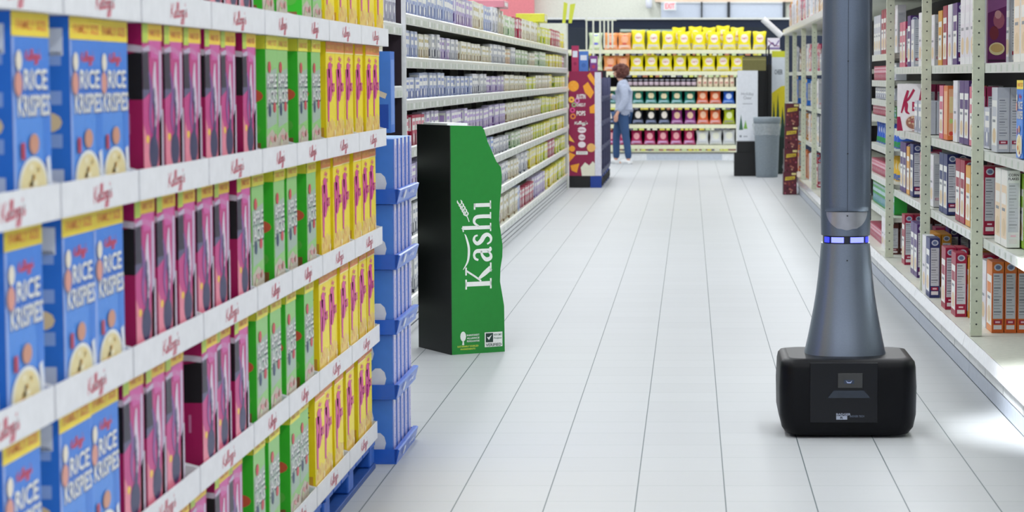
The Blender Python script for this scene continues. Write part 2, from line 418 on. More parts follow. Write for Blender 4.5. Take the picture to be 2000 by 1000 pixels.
def nutrition(f, base='d9dcdf', lines='5f6670', b0=.2, b1=.86, a0=.12, a1=.88, n=14, foot=None):
    f.rect(a0, b0, a1, b1, P(base)); f.up()
    rnd = random.Random(3)
    for i in range(n):
        y = b1 - .03 - (b1 - b0 - .05) * i / n
        th = .006 if i % 4 else .014
        f.rect(a0 + .08 * (a1 - a0), y - th, a0 + (a1 - a0) * rnd.uniform(.55, .92), y, P(lines))
    f.k -= 1
def rice_krispies(w=.228, d=.075, h=.354):
    b, f, l, r, t = carton(w, d, h, '3f86e6', '2a78e0', 'dfe6f6')
    f.poly([(0, 0), (1, 0), (1, .55)] + [(1 - i / 8, .55 + .03 * math.sin(i * .9)) for i in range(1, 9)], P('5596ee')); f.up()
    f.rect(0, .0, .06, .88, P('9db6f2')); f.rect(.80, .3, 1, .58, P('3f86e6'))
    banner(f, P('ffe23a'), 'FAMILY SIZE', P('f08a3a'))
    kellogg(f, .55, .80, .42, .05, P('e8404e'), .16)
    f.poly([(.20, .58), (.96, .60), (.96, .70), (.20, .69)], P('2f74d6')); f.up()
    for dx, dz, m in ((.012, -.006, P('1b3f9a')), (0, 0, P(WHT))):
        f.text('RICE', .60 + dx, .68 + dz, .62, .10, m); f.text('KRISPIES', .55 + dx, .555 + dz, .86, .105, m); f.up()
    f.disc(.50, .155, .42, P('3a66c8'), 24, .155); f.up()
    f.disc(.48, .16, .40, P(WHT), 24, .150); f.up(); f.disc(.48, .165, .34, P('f0e0a8'), 24, .125); f.up()
    rnd = random.Random(5)
    for i in range(16):
        a = rnd.uniform(0, 6.28); q = rnd.uniform(.05, .28)
        f.disc(.48 + q * math.cos(a), .165 + q * .36 * math.sin(a), rnd.uniform(.03, .06), P(rnd.choice(('e2b45c', 'fff4d0', 'd89a48', 'f3d58a'))), 7, .018)
    f.up(); f.disc(.34, .13, .10, P('e07838'), 10, .03); f.disc(.6, .07, .08, P('b8402e'), 10, .02)
    f.ribbon([(.86, .30), (.90, .18), (.88, .06)], .022, P('e9edf6'))
    f.disc(.50, .37, .13, P('d89a80'), 12, .05); f.rect(.16, .30, .26, .38, P('c03a5a')); f.disc(.12, .66, .10, P('e6a090'), 10, .06); f.disc(.14, .77, .08, P('f4ead8'), 10, .05)
    l.text('RICE KRISPIES', .5, .62, .55, .5, P('dfe8ff'), rot=1) if False else None
    for q in (.75, .55, .33): l.rect(.2, q, .8, q + .07, P('8fb0ee'))
    l.rect(.15, .80, .85, .94, P('e4ecfa')); l.disc(.5, .46, .3, P('e9d2a8'), 10, .05); l.rect(.18, .06, .82, .22, P('c8d6f4'))
    nutrition(r); t.rect(.04, .47, .96, .53, P('8ca4da'))
    return b
def pink_box(w=.178, d=.075, h=.354):
    b, f, l, r, t = carton(w, d, h, 'cc3a8a', 'a80a56', 'f0dce4')
    f.poly([(0, .56), (.35, .60), (.3, .86), (0, .84)], P('5c5a80')); f.poly([(.55, 0), (1, 0), (1, .5), (.8, .42)], P('e0708a'))
    f.poly([(0, 0), (.5, 0), (.28, .3), (0, .42)], P('f08aa0')); f.poly([(.76, .12), (.9, .1), (.96, .84), (.84, .86)], P('cdbfd8')); f.up()
    f.disc(.50, .25, .24, P('2c2f5e'), 14, .10); f.ribbon([(.52, .3), (.6, .45), (.5, .62)], [.03, .022, .03], P('34386a'))
    f.disc(.2, .33, .08, P('ffd24a'), 10, .025); f.disc(.75, .06, .12, P('f2a060'), 10, .04); f.disc(.25, .07, .14, P('f6b070'), 10, .045)
    f.poly([(.0, .62), (.34, .62), (.3, .84), (0, .84)], P('241a38')); f.ribbon([(.0, .84), (.4, .86), (.8, .83)], .012, P('c8b8d0')); f.ribbon([(.62, .78), (.58, .66), (.66, .52), (.60, .40)], [.01, .03, .024, .01], P('e4d4e6'))
    f.ribbon([(.30, .72), (.42, .60), (.34, .46), (.44, .36)], [.012, .022, .018, .008], P('8a5aa0')); f.poly([(.9, .05), (1, .05), (1, .5), (.93, .5)], P('d8ccdf'))
    f.rect(0, .89, .28, 1, P('c4dc52')); f.rect(.28, .905, 1, 1, P('ffd93a')); f.poly([(.3, .905), (.92, .905), (.8, .80), (.42, .80)], P('d85aa8')); f.up()
    f.text('FAMILY SIZE', .62, .95, .55, .04, P('e88a3a'))
    l.poly([(0, .56), (1, .56), (1, .84), (0, .80)], P('0c060c')); l.up(); l.ribbon([(.02, .82), (.4, .86), (1, .85)], .014, P('cfc0cc'))
    l.rect(.3, .34, .42, .5, P('d88ab0')); l.rect(.56, .36, .64, .48, P('c878a0')); l.rect(0, .0, 1, .06, P('5c0630'))
    nutrition(r); t.rect(.04, .47, .96, .53, P('b88aa4'))
    return b
def apple_jacks(w=.168, d=.075, h=.354):
    b, f, l, r, t = carton(w, d, h, '94d078', '34bc22', 'e2ecc0')
    f.poly([(0, 0), (1, 0), (1, .22), (.5, .3), (0, .24)], P('cabfae')); f.poly([(.08, .30), (.92, .34), (.96, .76), (.04, .72)], P('a9bfae')); f.up()
    for dx, dz, m in ((.035, -.014, P('16244a')), (0, 0, P(WHT))):
        f.text('APPLE', .5 + dx, .665 + dz, .86, .10, m); f.text('JACKS', .5 + dx, .53 + dz, .92, .13, m); f.up()
    f.disc(.3, .765, .13, P('d43c48'), 12, .045); f.disc(.72, .46, .12, P('d43c48'), 12, .04); f.disc(.3, .44, .1, P('24406a'), 12, .05)
    rnd = random.Random(9)
    for i in range(16): f.disc(rnd.uniform(.1, .9), rnd.uniform(.03, .24), .07, P(rnd.choice(('e2a0a0', 'c6d8a0', 'd8c8b0', 'a85a48', 'e8dcc8'))), 8, .024)
    banner(f, P('f2ea3c'), 'FAMILY SIZE', P('e8a43a'), .90)
    l.rect(0, .9, 1, 1, P('e6e23c')); l.disc(.5, .55, .4, P('d05a38'), 12, .05); l.rect(.2, .1, .8, .2, P('8a5a30')); l.disc(.5, .3, .3, P('58b83c'), 10, .05)
    nutrition(r); t.rect(.04, .47, .96, .53, P('9ab078'))
    return b
def corn_pops(w=.186, d=.075, h=.354):
    b, f, l, r, t = carton(w, d, h, 'ffe81a', 'f8dc00', 'f2dcae')
    f.poly([(0, 0), (1, 0), (1, .26), (.6, .33), (0, .24)], P('f6d264')); f.up()
    rnd = random.Random(2)
    for i in range(26): f.disc(rnd.uniform(.08, .92), rnd.uniform(.03, .29), rnd.uniform(.05, .09), P(rnd.choice(('fae08a', 'f2c468', 'fff0b8', 'ecb454'))), 8, .028)
    f.text('Corn', .55, .80, .34, .05, P('c0307a'))
    f.up(); m = P('e23a98')
    f.ribbon([(.24, .76), (.22, .30)], [.056, .026], m, False)                       # tall P with its long tail
    f.ribbon([(.24, .74), (.46, .755), (.56, .64), (.46, .54), (.26, .55)], .046, m)
    f.text('ops', .74, .58, .36, .12, m)
    f.rect(0, .91, 1, 1, P('ee8a3c')); f.rect(0, .90, 1, .91, P('fff0a0')); f.up(); f.text('FAMILY SIZE', .5, .955, .8, .04, P('f8c04a'))
    kellogg(f, .5, .86, .34, .035, P('e0508a'), .18)
    l.text('S', .5, .79, .6, .07, P('4a2410')); l.text('Corn Pops', .5, .5, .16, .3, P('c89a10'), rot=1); l.rect(.1, .05, .9, .25, P('d9a030'))
    nutrition(r); t.rect(.04, .47, .96, .53, P('c0a878'))
    return b
# ---- boxes of the right racks: their nutrition side faces the camera
def nutri_box(body, sidec, w=.20, d=.058, h=.34, foot='a3123c', cap=None, text=None, front=None, medal=True, line='6a6f7c'):
    b, f, l, r, t = carton(w, d, h, body, sidec, sidec)
    nutrition(r, 'cdd0d8', line, .2, .84, .10, .90)
    r.rect(.16, .05, .84, .11, P('e9e4e6')); r.rect(.16, .125, .84, .18, P(foot))
    if cap: r.rect(0, .86, 1, 1, P(cap))
    r.up()
    if medal: r.disc(.5, .925, .34, P('c9cddc'), 14, .05); r.up(); r.disc(.5, .925, .22, P('6878a0'), 14, .03)
    r.rect(.3, .14, .7, .165, P('f0c8d4'))
    if text:
        for i, tx in enumerate(text): r.text(tx, .5, .945 - .05 * i, .8, .035, P('4a4650'))
    f.poly([(.08, .1), (.92, .1), (.92, .8), (.08, .8)], P(front or WHT)); f.up()
    f.disc(.5, .25, .3, P('e2c8a0'), 14, .12); f.rect(.15, .55, .85, .7, P(body)); f.rect(.2, .46, .7, .5, P('8a8f98'))
    return b
def k_box(w=.24, d=.06, h=.32):
    b, f, l, r, t = carton(w, d, h, 'efe9ea', 'd8d0d6')
    f.poly([(.55, 0), (1, 0), (1, 1), (.9, 1), (.78, .62)], P('a31848')); f.up(); f.rect(.55, .42, .95, .62, P('b0204c'))
    f.poly([(0, 0), (.22, 0), (.12, .3), (0, .3)], P('a31848')); f.up()
    m = P('b3204c')
    f.ribbon([(.40, .86), (.30, .66), (.16, .38)], [.020, .026, .012], m); f.ribbon([(.62, .88), (.42, .68), (.24, .60)], [.02, .018, .008], m)
    f.ribbon([(.26, .62), (.34, .56), (.34, .42), (.46, .36)], [.02, .03, .022, .006], m)
    f.text('Red', .76, .56, .26, .05, P(WHT)); f.text('Berries', .76, .49, .32, .045, P(WHT))
    f.disc(.62, .18, .33, P('e8ddd8'), 18, .17); f.up(); f.disc(.62, .18, .29, P('a06a58'), 18, .14); f.up()
    rnd = random.Random(4)
    for i in range(30):
        a = rnd.uniform(0, 6.3); q = rnd.uniform(0, .24); f.disc(.62 + q * math.cos(a), .18 + q * .5 * math.sin(a), .05, P(rnd.choice(('c8a080', '8a3040', 'd8b898', 'b04858'))), 7, .025)
    nutrition(r)
    return b
def raisin_box(w=.09, d=.05, h=.34):
    b, f, l, r, t = carton(w, d, h, '6e1a66', '541a50')
    f.poly([(0, .7), (1, .8), (1, 1), (0, 1)], P('9a5a98')); f.up(); f.disc(.6, .6, .3, P('b0607a'), 14, .12); f.disc(.35, .42, .25, P('7e2038'), 14, .1); f.up()
    f.disc(.55, .68, .18, P('d8a0a8'), 12, .06); f.disc(.5, .2, .42, P('f1e2b0'), 18, .09); f.up(); f.disc(.5, .21, .34, P('dcb878'), 18, .06); f.rect(.05, .02, .95, .05, P('3e0e3c'))
    nutrition(r); return b
def stripe_box(w=.2, d=.04, h=.3, body='e07a3c', body2='f1b48c'):
    b, f, l, r, t = carton(w, d, h, body, body)
    r.rect(.14, .08, .86, .94, P(body2)); r.up(); r.rect(.25, .5, .75, .8, P('efd8a0')); r.disc(.5, .35, .26, P('c8dc80'), 10, .05); r.disc(.5, .12, .3, P('e04a3a'), 10, .04)
    f.rect(.1, .1, .9, .9, P(body2)); return b
def small_carton(w, d, h, pale, deep, acc, white=WHT):
    """snack carton of the left gondola"""
    b, f, l, r, t = carton(w, d, h, pale, pale)
    f.rect(.04, .06, .96, .40, P(deep)); f.rect(.06, .52, .94, .90, P(white)); f.up()
    f.text('Snack', .5, .74, .7, .16, P(deep)) if False else f.rect(.16, .68, .84, .80, P(acc))
    f.disc(.5, .28, .26, P(acc), 10); f.up(); f.disc(.5, .28, .16, P(white), 8)
    l.rect(.1, .5, .9, .93, P(white)); l.rect(.0, .0, 1, .1, P(deep)); l.up(); l.rect(.25, .6, .75, .84, P(acc)); l.rect(.2, .16, .8, .44, P(deep))
    return b
def bag(w, h, th, body, label, band, acc, logo=None, taper=0):
    """pillow bag standing up; its print follows the puffed front"""
    b = MB(); nu, nv = 12, 14
    def bulge(u, v):
        a = max(0, 1 - (2 * u - 1) ** 2) ** .55; c = max(0, 1 - (2 * v - 1) ** 4) ** .6 * (1.12 - .3 * v)
        return th / 2 * a * c
    def wd(v): return 1 - .09 * math.sin(PI * v) + .03 * math.cos(6 * v) - taper * v
    def pos(u, v, side, e=0):
        x = (u - .5) * w * wd(v); z = v * h
        return (x, side * (bulge(u, v) + e) - .0, z + .006 * math.sin(u * 9) * (v > .9))
    bm_ = P(body, .28)
    for side in (-1, 1):
        vs = [pos(i / nu, j / nv, side) for j in range(nv + 1) for i in range(nu + 1)]
        fs = []
        for j in range(nv):
            for i in range(nu):
                q = (j * (nu + 1) + i, j * (nu + 1) + i + 1, (j + 1) * (nu + 1) + i + 1, (j + 1) * (nu + 1) + i)
                fs.append(q if side < 0 else q[::-1])
        b.mesh(vs, fs, bm_, True)
    def patch(u0, v0, ru, rv, m, e, n=18, sq=False):
        c = pos(u0, v0, -1, e)
        if sq:
            N = 6
            vs = [pos(u0 - ru + 2 * ru * i / N, v0 - rv + 2 * rv * j / 2, -1, e) for j in range(3) for i in range(N + 1)]
            fs = [(j * (N + 1) + i, j * (N + 1) + i + 1, (j + 1) * (N + 1) + i + 1, (j + 1) * (N + 1) + i) for j in range(2) for i in range(N)]
            b.mesh(vs, fs, m, True); return
        ring = [[pos(u0 + ru * q * math.cos(2 * PI * k / n), v0 + rv * q * math.sin(2 * PI * k / n), -1, e) for k in range(n)] for q in (.5, 1)]
        vs = [c] + ring[0] + ring[1]
        fs = [(0, 1 + k, 1 + (k + 1) % n) for k in range(n)] + [(1 + k, 1 + n + k, 1 + n + (k + 1) % n, 1 + (k + 1) % n) for k in range(n)]
        b.mesh(vs, fs, m, True)
    if band: patch(.5, .17, .42, .11, P(band, .3), .0012, sq=True)
    if label: patch(.52, .62, .30, .23, P(label, .3), .0016)
    if acc: patch(.5, .36, .2, .07, P(acc, .3), .0022); patch(.52, .86, .14, .05, P(acc, .3), .0014)
    if logo:
        vs, fs = text_geo(logo, True)
        b.mesh([pos(.52 + x * .42, .62 + y * .13, -1, .0035) for x, y in vs], fs, P('c8202c', .3))
    return b
def proto(mb, name, cat): return mb.build(name, cat=cat, label='x')

# ---------------------------------------------------------------- cereal pallets in the left foreground
TL = [(.11, 0), (.47, .012), (.83, .026), (1.19, .044), (1.55, .055)]
SEG = [(3.53, 4.105), (4.115, 4.69), (4.70, 5.375), (5.385, 6.05), (6.06, 6.585), (6.595, 7.13), (7.14, 7.825), (7.835, 8.53)]
XF = -1.155
CARD = M('white_card', 'eeeef1', .6, noise=.03); LOGO = P('d9506a')
KIND = [('rice_krispies', 2), ('rice_krispies', 2), ('pink', 3), ('pink', 3), ('green', 3), ('green', 3), ('pops', 3), ('pops', 4)]
CNAME = {'rice_krispies': 'blue rice cereal box', 'pink': 'magenta cereal box', 'green': 'green apple cereal box', 'pops': 'yellow corn cereal box'}
PRO = {'rice_krispies': proto(rice_krispies(), 'cereal_box', 'cereal box'), 'pink': proto(pink_box(), 'cereal_box', 'cereal box'),
       'green': proto(apple_jacks(), 'cereal_box', 'cereal box'), 'pops': proto(corn_pops(), 'cereal_box', 'cereal box')}
TIERN = ['bottom', 'second from bottom', 'middle', 'second from top', 'topmost']
def tray(L):
    t = thing('cardboard_tray', 'x', 'tray')
    b = MB(); b.box(-.36, 0, 0, L, 0, .004, CARD); b.box(-.36, -.356, 0, L, .004, .06, CARD); b.build('base', t)
    for y in (0, L - .003):
        b = MB(); b.prism([(-.355, .0045), (-.0035, .0045), (-.0035, .062), (-.05, .075), (-.30, .075), (-.355, .06)], y, y + .003, CARD); b.build('side_wall', t)
    b = MB(); b.box(-.003, 0, 0, L, .0042, .063, CARD); f = Face(b, (0, 0, .0), (0, 1, 0), (0, 0, 1), L, .063)
    kellogg(f, .5, .53, .24, .50, LOGO, .14); b.build('front_lip', t)
    return t
rnd = random.Random(21)
for ti, (z, xo) in enumerate(TL):
    for si, (y0, y1) in enumerate(SEG):
        kname, n = KIND[si]
        zz = z
        if not (in_view((XF, y1, z)) or in_view((XF, y0, z))): continue
        t = tray(y1 - y0 - .004); t.location = (XF + xo, y0 + .002, zz)
        t['label'] = 'white cereal tray with red script, %s from the far end, %s tier' % (nth(8 - si), TIERN[ti]); t['category'] = 'tray'
        t['group'] = 'white trays on the cereal pallets'
        sp = {'rice_krispies': .258, 'pink': .2, 'green': .175, 'pops': .2}[kname] if False else None
        w = {'rice_krispies': .228, 'pink': .178, 'green': .168, 'pops': .186}[kname]
        n = int((y1 - y0 - .02) / (w + .004)); Lf = y1 - y0 - .016
        slack = Lf - n * w
        # one gap somewhere in the tray, the boxes bunched on both sides of it
        gap_at = rnd.randrange(0, n + 1) if kname != 'rice_krispies' else (0 if si == 1 else 1)
        y = y0 + .008; gs = {'rice_krispies': .9, 'pink': .5, 'green': .5, 'pops': .5}[kname]; gap = slack * gs; small = slack * (1 - gs) / max(1, n)
        for i in range(n):
            if i == gap_at: y += gap
            yc = y + w / 2; y += w + small
            sag = rnd.uniform(0, .010)
            later('cereal_box', PRO[kname], (XF + xo - .043 - sag, yc, zz + .0048), PI / 2,
                  '%s, %s from far end, %s tray, %s tier' % (CNAME[kname], nth(n - i), {1: 'nearest', 2: 'second', 3: 'third', 4: 'fourth', 5: 'fifth', 6: 'sixth', 7: 'seventh', 8: 'farthest'}[si + 1], TIERN[ti]),
                  '%ses stacked in trays on the pallets' % CNAME[kname])
# a second row behind the blue boxes shows through the gaps between them
for ti, (z, xo) in enumerate(TL):
    for si in (0, 1):
        y0, y1 = SEG[si]
        for i in range(2):
            later('cereal_box', PRO['pops'], (XF + xo - .16, y0 + .12 + i * .25, z + .0048), PI / 2,
                  'yellow corn cereal box behind blue boxes, %s half, %s tray, %s tier' % ('near' if i == 0 else 'far', 'nearest' if si == 0 else 'second', TIERN[ti]), 'yellow boxes behind the blue ones')
# blue pallets below
BLUE = M('pallet_blue', '1d5fc0', .45, noise=.12); BLUE2 = M('pallet_blue_dark', '174a96', .5, noise=.12)
def pallet(L=1.18, W=.38):
    t = thing('blue_pallet', 'x', 'pallet')
    b = MB(); 
    for k in range(7): b.cbox(-W, 0, k * L / 7 + .01, (k + 1) * L / 7 - .01, .088, .106, BLUE, .003)
    b.build('deck', t)
    for y in (0, L / 2 - .06, L - .12):
        b = MB(); b.cbox(-.10, -.005, y, y + .12, .0205, .0875, BLUE, .006); b.build('block', t); b = MB(); b.cbox(-W, -W + .1, y, y + .12, .0205, .0875, BLUE, .006); b.build('block', t)
    b = MB(); b.cbox(-.105, .0, 0, L, 0, .02, BLUE2, .003); b.build('skid', t); b = MB(); b.cbox(-W, -W + .11, 0, L, 0, .02, BLUE2, .003); b.build('skid', t)
    return t
pl = pallet()
for k in range(4):
    place(pl, (XF - .005, 7.33 - k * 1.25, 0), 0, 'blue pallet under the cereal trays, %s counted from the far end' % nth(k + 1), 'blue pallets under the cereal trays')
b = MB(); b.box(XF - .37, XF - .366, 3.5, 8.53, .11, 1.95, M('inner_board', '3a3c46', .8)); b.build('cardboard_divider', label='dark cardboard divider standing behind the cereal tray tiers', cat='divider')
# ---------------------------------------------------------------- robot
RXc, RY0 = .632, 9.20
t = thing('floor_robot', 'tall slate grey aisle robot on a wide black wheeled base with blue lights', 'robot', (RXc, RY0 + .25, 0))
BLK = M('robot_black', '010208', .45, spec=.22, noise=.05); SLATE = M('robot_slate', '7d8798', .30, metal=.6, noise=.05, nscale=300); SLATE2 = M('robot_slate_dark', '6a7588', .34, metal=.6, noise=.06, nscale=300)
def rrect(hx, hy, z, r, cx=0, cy=0, n=6):
    out = []
    for (sx, sy, a0) in ((1, 1, 0), (-1, 1, 90), (-1, -1, 180), (1, -1, 270)):
        for k in range(n + 1):
            a = math.radians(a0 + 90 * k / n); out.append((cx + sx * (hx - r) + r * math.cos(a), cy + sy * (hy - r) + r * math.sin(a), z))
    return out
b = MB()
prof = [(.008, .225, .205), (.014, .245, .222), (.04, .264, .232), (.09, .274, .237), (.20, .276, .238), (.28, .272, .236), (.302, .268, .232), (.314, .258, .222), (.318, .235, .20)]
b.loft([rrect(x, y, z, .062) for z, x, y in prof], BLK); b.build('base', t)
b = MB(); b.cbox(-.155, .115, -.2435, -.236, .065, .305, M('robot_panel', '070912', .3, spec=.35), .002)
b.build('front_hatch', t)
b = MB(); b.cbox(-.045, .055, -.2475, -.2425, .205, .265, M('lens_black', '04050a', .1, coat=1), .002)
b.cbox(-.02, .02, -.2500, -.247, .222, .238, M('lens_bezel', '2c3850', .2), .001)
f = Face(b, (-.012, -.2502, .225), (1, 0, 0), (0, 0, 1), .024, .010); f.poly([(0, 1), (.2, 0), (.8, 0), (1, 1), (.7, .4), (.3, .4)], M('lens_mark', 'aab8e0', .3)); b.build('camera_window', t)
b = MB(); b.prism([(-.085, .165), (.085, .165), (.06, .195), (-.06, .195)], -.2465, -.2432, M('robot_sensor', '27303f', .25)); b.build('sensor_bar', t)
b = MB(); f = Face(b, (-.05, -.2442, .075), (1, 0, 0), (0, 0, 1), .115, .03); g = M('maker_mark', 'a8b0c4', .4)
f.rect(0, .1, .38, .6, g); f.text('BADGER', .25, .8, .5, .3, g); f.up(); f.text('R', .19, .35, .1, .3, BLK); f.text('BADGER TECH', .72, .55, .5, .28, M('maker_mark_dim', '5a6478', .4)); b.build('maker_plate', t)
for s_ in (-1, 1):
    b = MB(); b.lathe([(.001, -.015), (.05, -.015), (.058, -.008), (.058, .008), (.05, .015), (.001, .015)], M('rubber', '121214', .8), 20)
    b.v = [(z + s_ * .225, y, x + .0585) for x, y, z in b.v]; b.build('wheel', t)
# flared lower cowl of the mast, its section narrowing upwards
cy = -.075
def sect(z, hx, hy, cyy, k=2.6, n=40):
    o = []
    for i in range(n):
        a = 2 * PI * i / n; c, s2 = math.cos(a), math.sin(a)
        o.append((hx * abs(c) ** (2 / k) * (1 if c >= 0 else -1), cyy + hy * abs(s2) ** (2 / k) * (1 if s2 >= 0 else -1), z))
    return o
cw = [(.315, .166, .152), (.33, .163, .150), (.38, .152, .142), (.43, .142, .134), (.50, .129, .124), (.57, .118, .117), (.64, .110, .11), (.72, .1025, .106), (.768, .0985, .104)]
b = MB(); b.loft([sect(z, x, y, 0.01) for z, x, y in cw], SLATE); b.build('lower_cowl', t)
b = MB(); b.loft([sect(z, x, y, .01) for z, x, y in [(.769, .092, .099), (.799, .092, .099)]], M('band_dark', '1a1e2c', .3)); bd = b.build('light_band', t)
LED = M('led_blue', '3038ff', .3, emit=2.2); LEDW = M('led_white', '7078ff', .3, emit=2.6)
ring = sect(.784, .0945, .1015, .01, n=160)
for a0, a1, mm in ((204, 228, LED), (233, 266, LEDW), (274, 312, LEDW), (318, 340, LED)):
    q = [i for i in range(160) if a0 <= i * 360 / 160 <= a1]
    L_ = MB()
    for i in q[:-1]:
        p, r_ = ring[i], ring[i + 1]
        L_.face([(p[0], p[1], .773), (r_[0], r_[1], .773), (r_[0], r_[1], .795), (p[0], p[1], .795)], mm)
    L_.build('light_segment', bd)
mast = [(.80, .099, .104), (.83, .100, .102), (.90, .1015, .10), (1.1, .1015, .10), (1.4, .1005, .098), (1.75, .0955, .096), (2.0, .092, .095), (2.04, .088, .09), (2.055, .075, .078)]
b = MB(); b.loft([sect(z, x, y, .01) for z, x, y in mast], SLATE2); ms_ = b.build('mast', t)
# raised front cover ending in a rounded lip
def surf(x, z, e):          # point e in front of the mast's front face
    return (x, .01 - .101 * max(0, 1 - (min(1, abs(x) / .1005)) ** 2.6) ** (1 / 2.6) - e, z)
b = MB(); n = 18; zs = [.898, .9, .92, 1.1, 1.3, 1.5, 1.7, 1.85, 2.0]
vs = [surf(.088 * (2 * i / n - 1) * (.94 if z > 1.7 else 1), z, (0 if k == 0 else .009) * (1 - (2 * i / n - 1) ** 8) + .0006) for k, z in enumerate(zs) for i in range(n + 1)]
b.mesh(vs, [(j * (n + 1) + i, j * (n + 1) + i + 1, (j + 1) * (n + 1) + i + 1, (j + 1) * (n + 1) + i) for j in range(len(zs) - 1) for i in range(n)], SLATE2, True)
b.build('front_cover', ms_)
b = MB(); vs = []; m_ = 8
for k in range(m_ + 1):
    z = .822 + (.897 - .822) * k / m_; hf = .082 * math.sqrt(max(0, 1 - (1 - k / m_) ** 2)) + .001
    vs += [surf(hf * (2 * i / n - 1), z, .0012 + .007 * (k / m_) * (1 - (2 * i / n - 1) ** 2)) for i in range(n + 1)]
b.mesh(vs, [(j * (n + 1) + i, j * (n + 1) + i + 1, (j + 1) * (n + 1) + i + 1, (j + 1) * (n + 1) + i) for j in range(m_) for i in range(n)], M('scoop_metal', 'a7a9b4', .28, metal=.6), True)
b.build('lower_scoop', ms_)
b = MB(); b.box(-.0007, .0007, -.1025, -.1005, .90, 1.99, M('seam', '1d212b', .7)); 
for z in (.70, .88, 1.13, 1.5): b.lathe([(.001, z), (.003, z + .001), (.003, z + .004), (.001, z + .005)], M('screw', '15181f', .5), 8, 0, -.103)
b.build('seam', ms_)
# the shelf scanning lamps on the right side of the mast
b = MB(); b.cbox(.088, .101, -.03, .05, .86, 1.9, M('lamp_frame', '30343c', .4), .003); sl = b.build('side_scanner', ms_)
b = MB(); b.box(.1012, .1018, -.015, .035, .88, 1.88, M('scan_strip', 'ffffff', .3, emit=3.0)); b.build('lamp_strip', sl)
la = area_lamp('scanner_light', (RXc + .125, RY0 + .22, 1.0), .5, .04, 30, (.95, .98, 1), (0, 0, 0), 1.4)
la.rotation_euler = (Matrix.Rotation(math.radians(62), 3, 'Y') @ Matrix(((0, 0, 1), (0, 1, 0), (-1, 0, 0)))).to_euler() if False else (0, math.radians(-50), 0)

# ---------------------------------------------------------------- green display bin in the aisle
A = Vector((-1.236, 12.02, 0)); ang = math.radians(30)
t = thing('display_stand', 'tall green and black cardboard display stand with a white name printed sideways', 'display stand', A, ang)
GRN = P('1f8a34', .45); KBL = M('stand_black_green', '020a08', .5, noise=.1); WT = P('f4f6f2')
Wd, Dp = .300, .42
outl = [(0, 0), (.302, 0), (.300, .24), (.288, .31), (.277, .37), (.280, .44), (.291, .50), (.293, .56), (.283, .63), (.274, .69), (.279, .78), (.288, .86), (.291, .93), (.285, .97), (.260, 1.00), (.232, 1.06), (.212, 1.10), (.192, 1.165), (.176, 1.185), (0, 1.19)]
b = MB(); b.prism(outl, 0, .006, GRN)
f = Face(b, (0, 0, 0), (1, 0, 0), (0, 0, 1), .3, 1.19)
# --- name, reading upwards: local x runs up the panel, local y points to the left
x0, base, cap, ux = .335, .228, .150, .52      # start height, baseline offset, cap height, overall length
def g(px_, py_): return ((base - py_ * cap) / .3, (x0 + px_ * .108) / 1.19)
def rect(a0, b0, a1, b1): f.poly([g(a0, b0), g(a0, b1), g(a1, b1), g(a1, b0)][::1], WT)
def rib(pts, wd): f.ribbon([g(*p) for p in pts], [q * .108 if isinstance(q, float) else q for q in (wd if isinstance(wd, list) else [wd] * len(pts))], WT)
rect(.16, 0, .38, 1.0); rect(.02, 0, .52, .06); rect(.02, .94, .50, 1.0)
f.up(); rib([(.40, .40), (.62, .62), (.92, .96)], [.08, .09, .09]); rect(.70, .94, 1.08, 1.0)
rib([(.50, .50), (.75, .28), (1.02, .03)], [.10, .22, .24]); rect(.84, 0, 1.28, .06)
rib([(1.42, .50), (1.50, .62), (1.68, .66), (1.84, .58), (1.86, .40), (1.86, .14), (1.92, .04), (2.04, .05)], [.10, .12, .12, .18, .2, .2, .16, .08])
rib([(1.86, .40), (1.62, .34), (1.44, .20), (1.50, .04), (1.68, .03), (1.86, .16)], [.10, .14, .20, .18, .12, .06])
rib([(2.62, .52), (2.56, .63), (2.38, .66), (2.22, .54), (2.34, .39), (2.56, .28), (2.64, .14), (2.50, .02), (2.30, .03), (2.18, .16)], [.08, .10, .14, .18, .22, .22, .18, .14, .10, .08])
rect(2.90, 0, 3.08, 1.10); rect(2.80, 0, 3.20, .05); rib([(2.80, 1.06), (2.92, 1.08), (3.0, 1.12)], .06)
rib([(3.04, .46), (3.22, .64), (3.44, .62), (3.52, .46), (3.52, .04)], [.08, .12, .16, .18, .18]); rect(3.40, 0, 3.72, .05)
rect(3.98, 0, 4.16, .64); rect(3.88, 0, 4.28, .05); rect(3.86, .60, 4.16, .66)
rib([(.98, 1.08), (1.4, .90), (2.0, .86), (2.55, .96), (2.70, 1.02)], [.03, .10, .12, .08, .02])     # swoosh over the letters
rib([(3.28, .84), (3.55, .92), (3.9, 1.06), (4.15, 1.18)], [.05, .04, .035, .03])                     # ear of wheat over the i
for i in range(5):
    px_, py_ = 3.55 + i * .14, .93 + i * .058
    rib([(px_, py_), (px_ + .10, py_ + .10), (px_ + .22, py_ + .12)], [.02, .075, .02]); rib([(px_, py_), (px_ + .13, py_ - .05), (px_ + .24, py_ + .0)], [.02, .075, .02])
f.up()
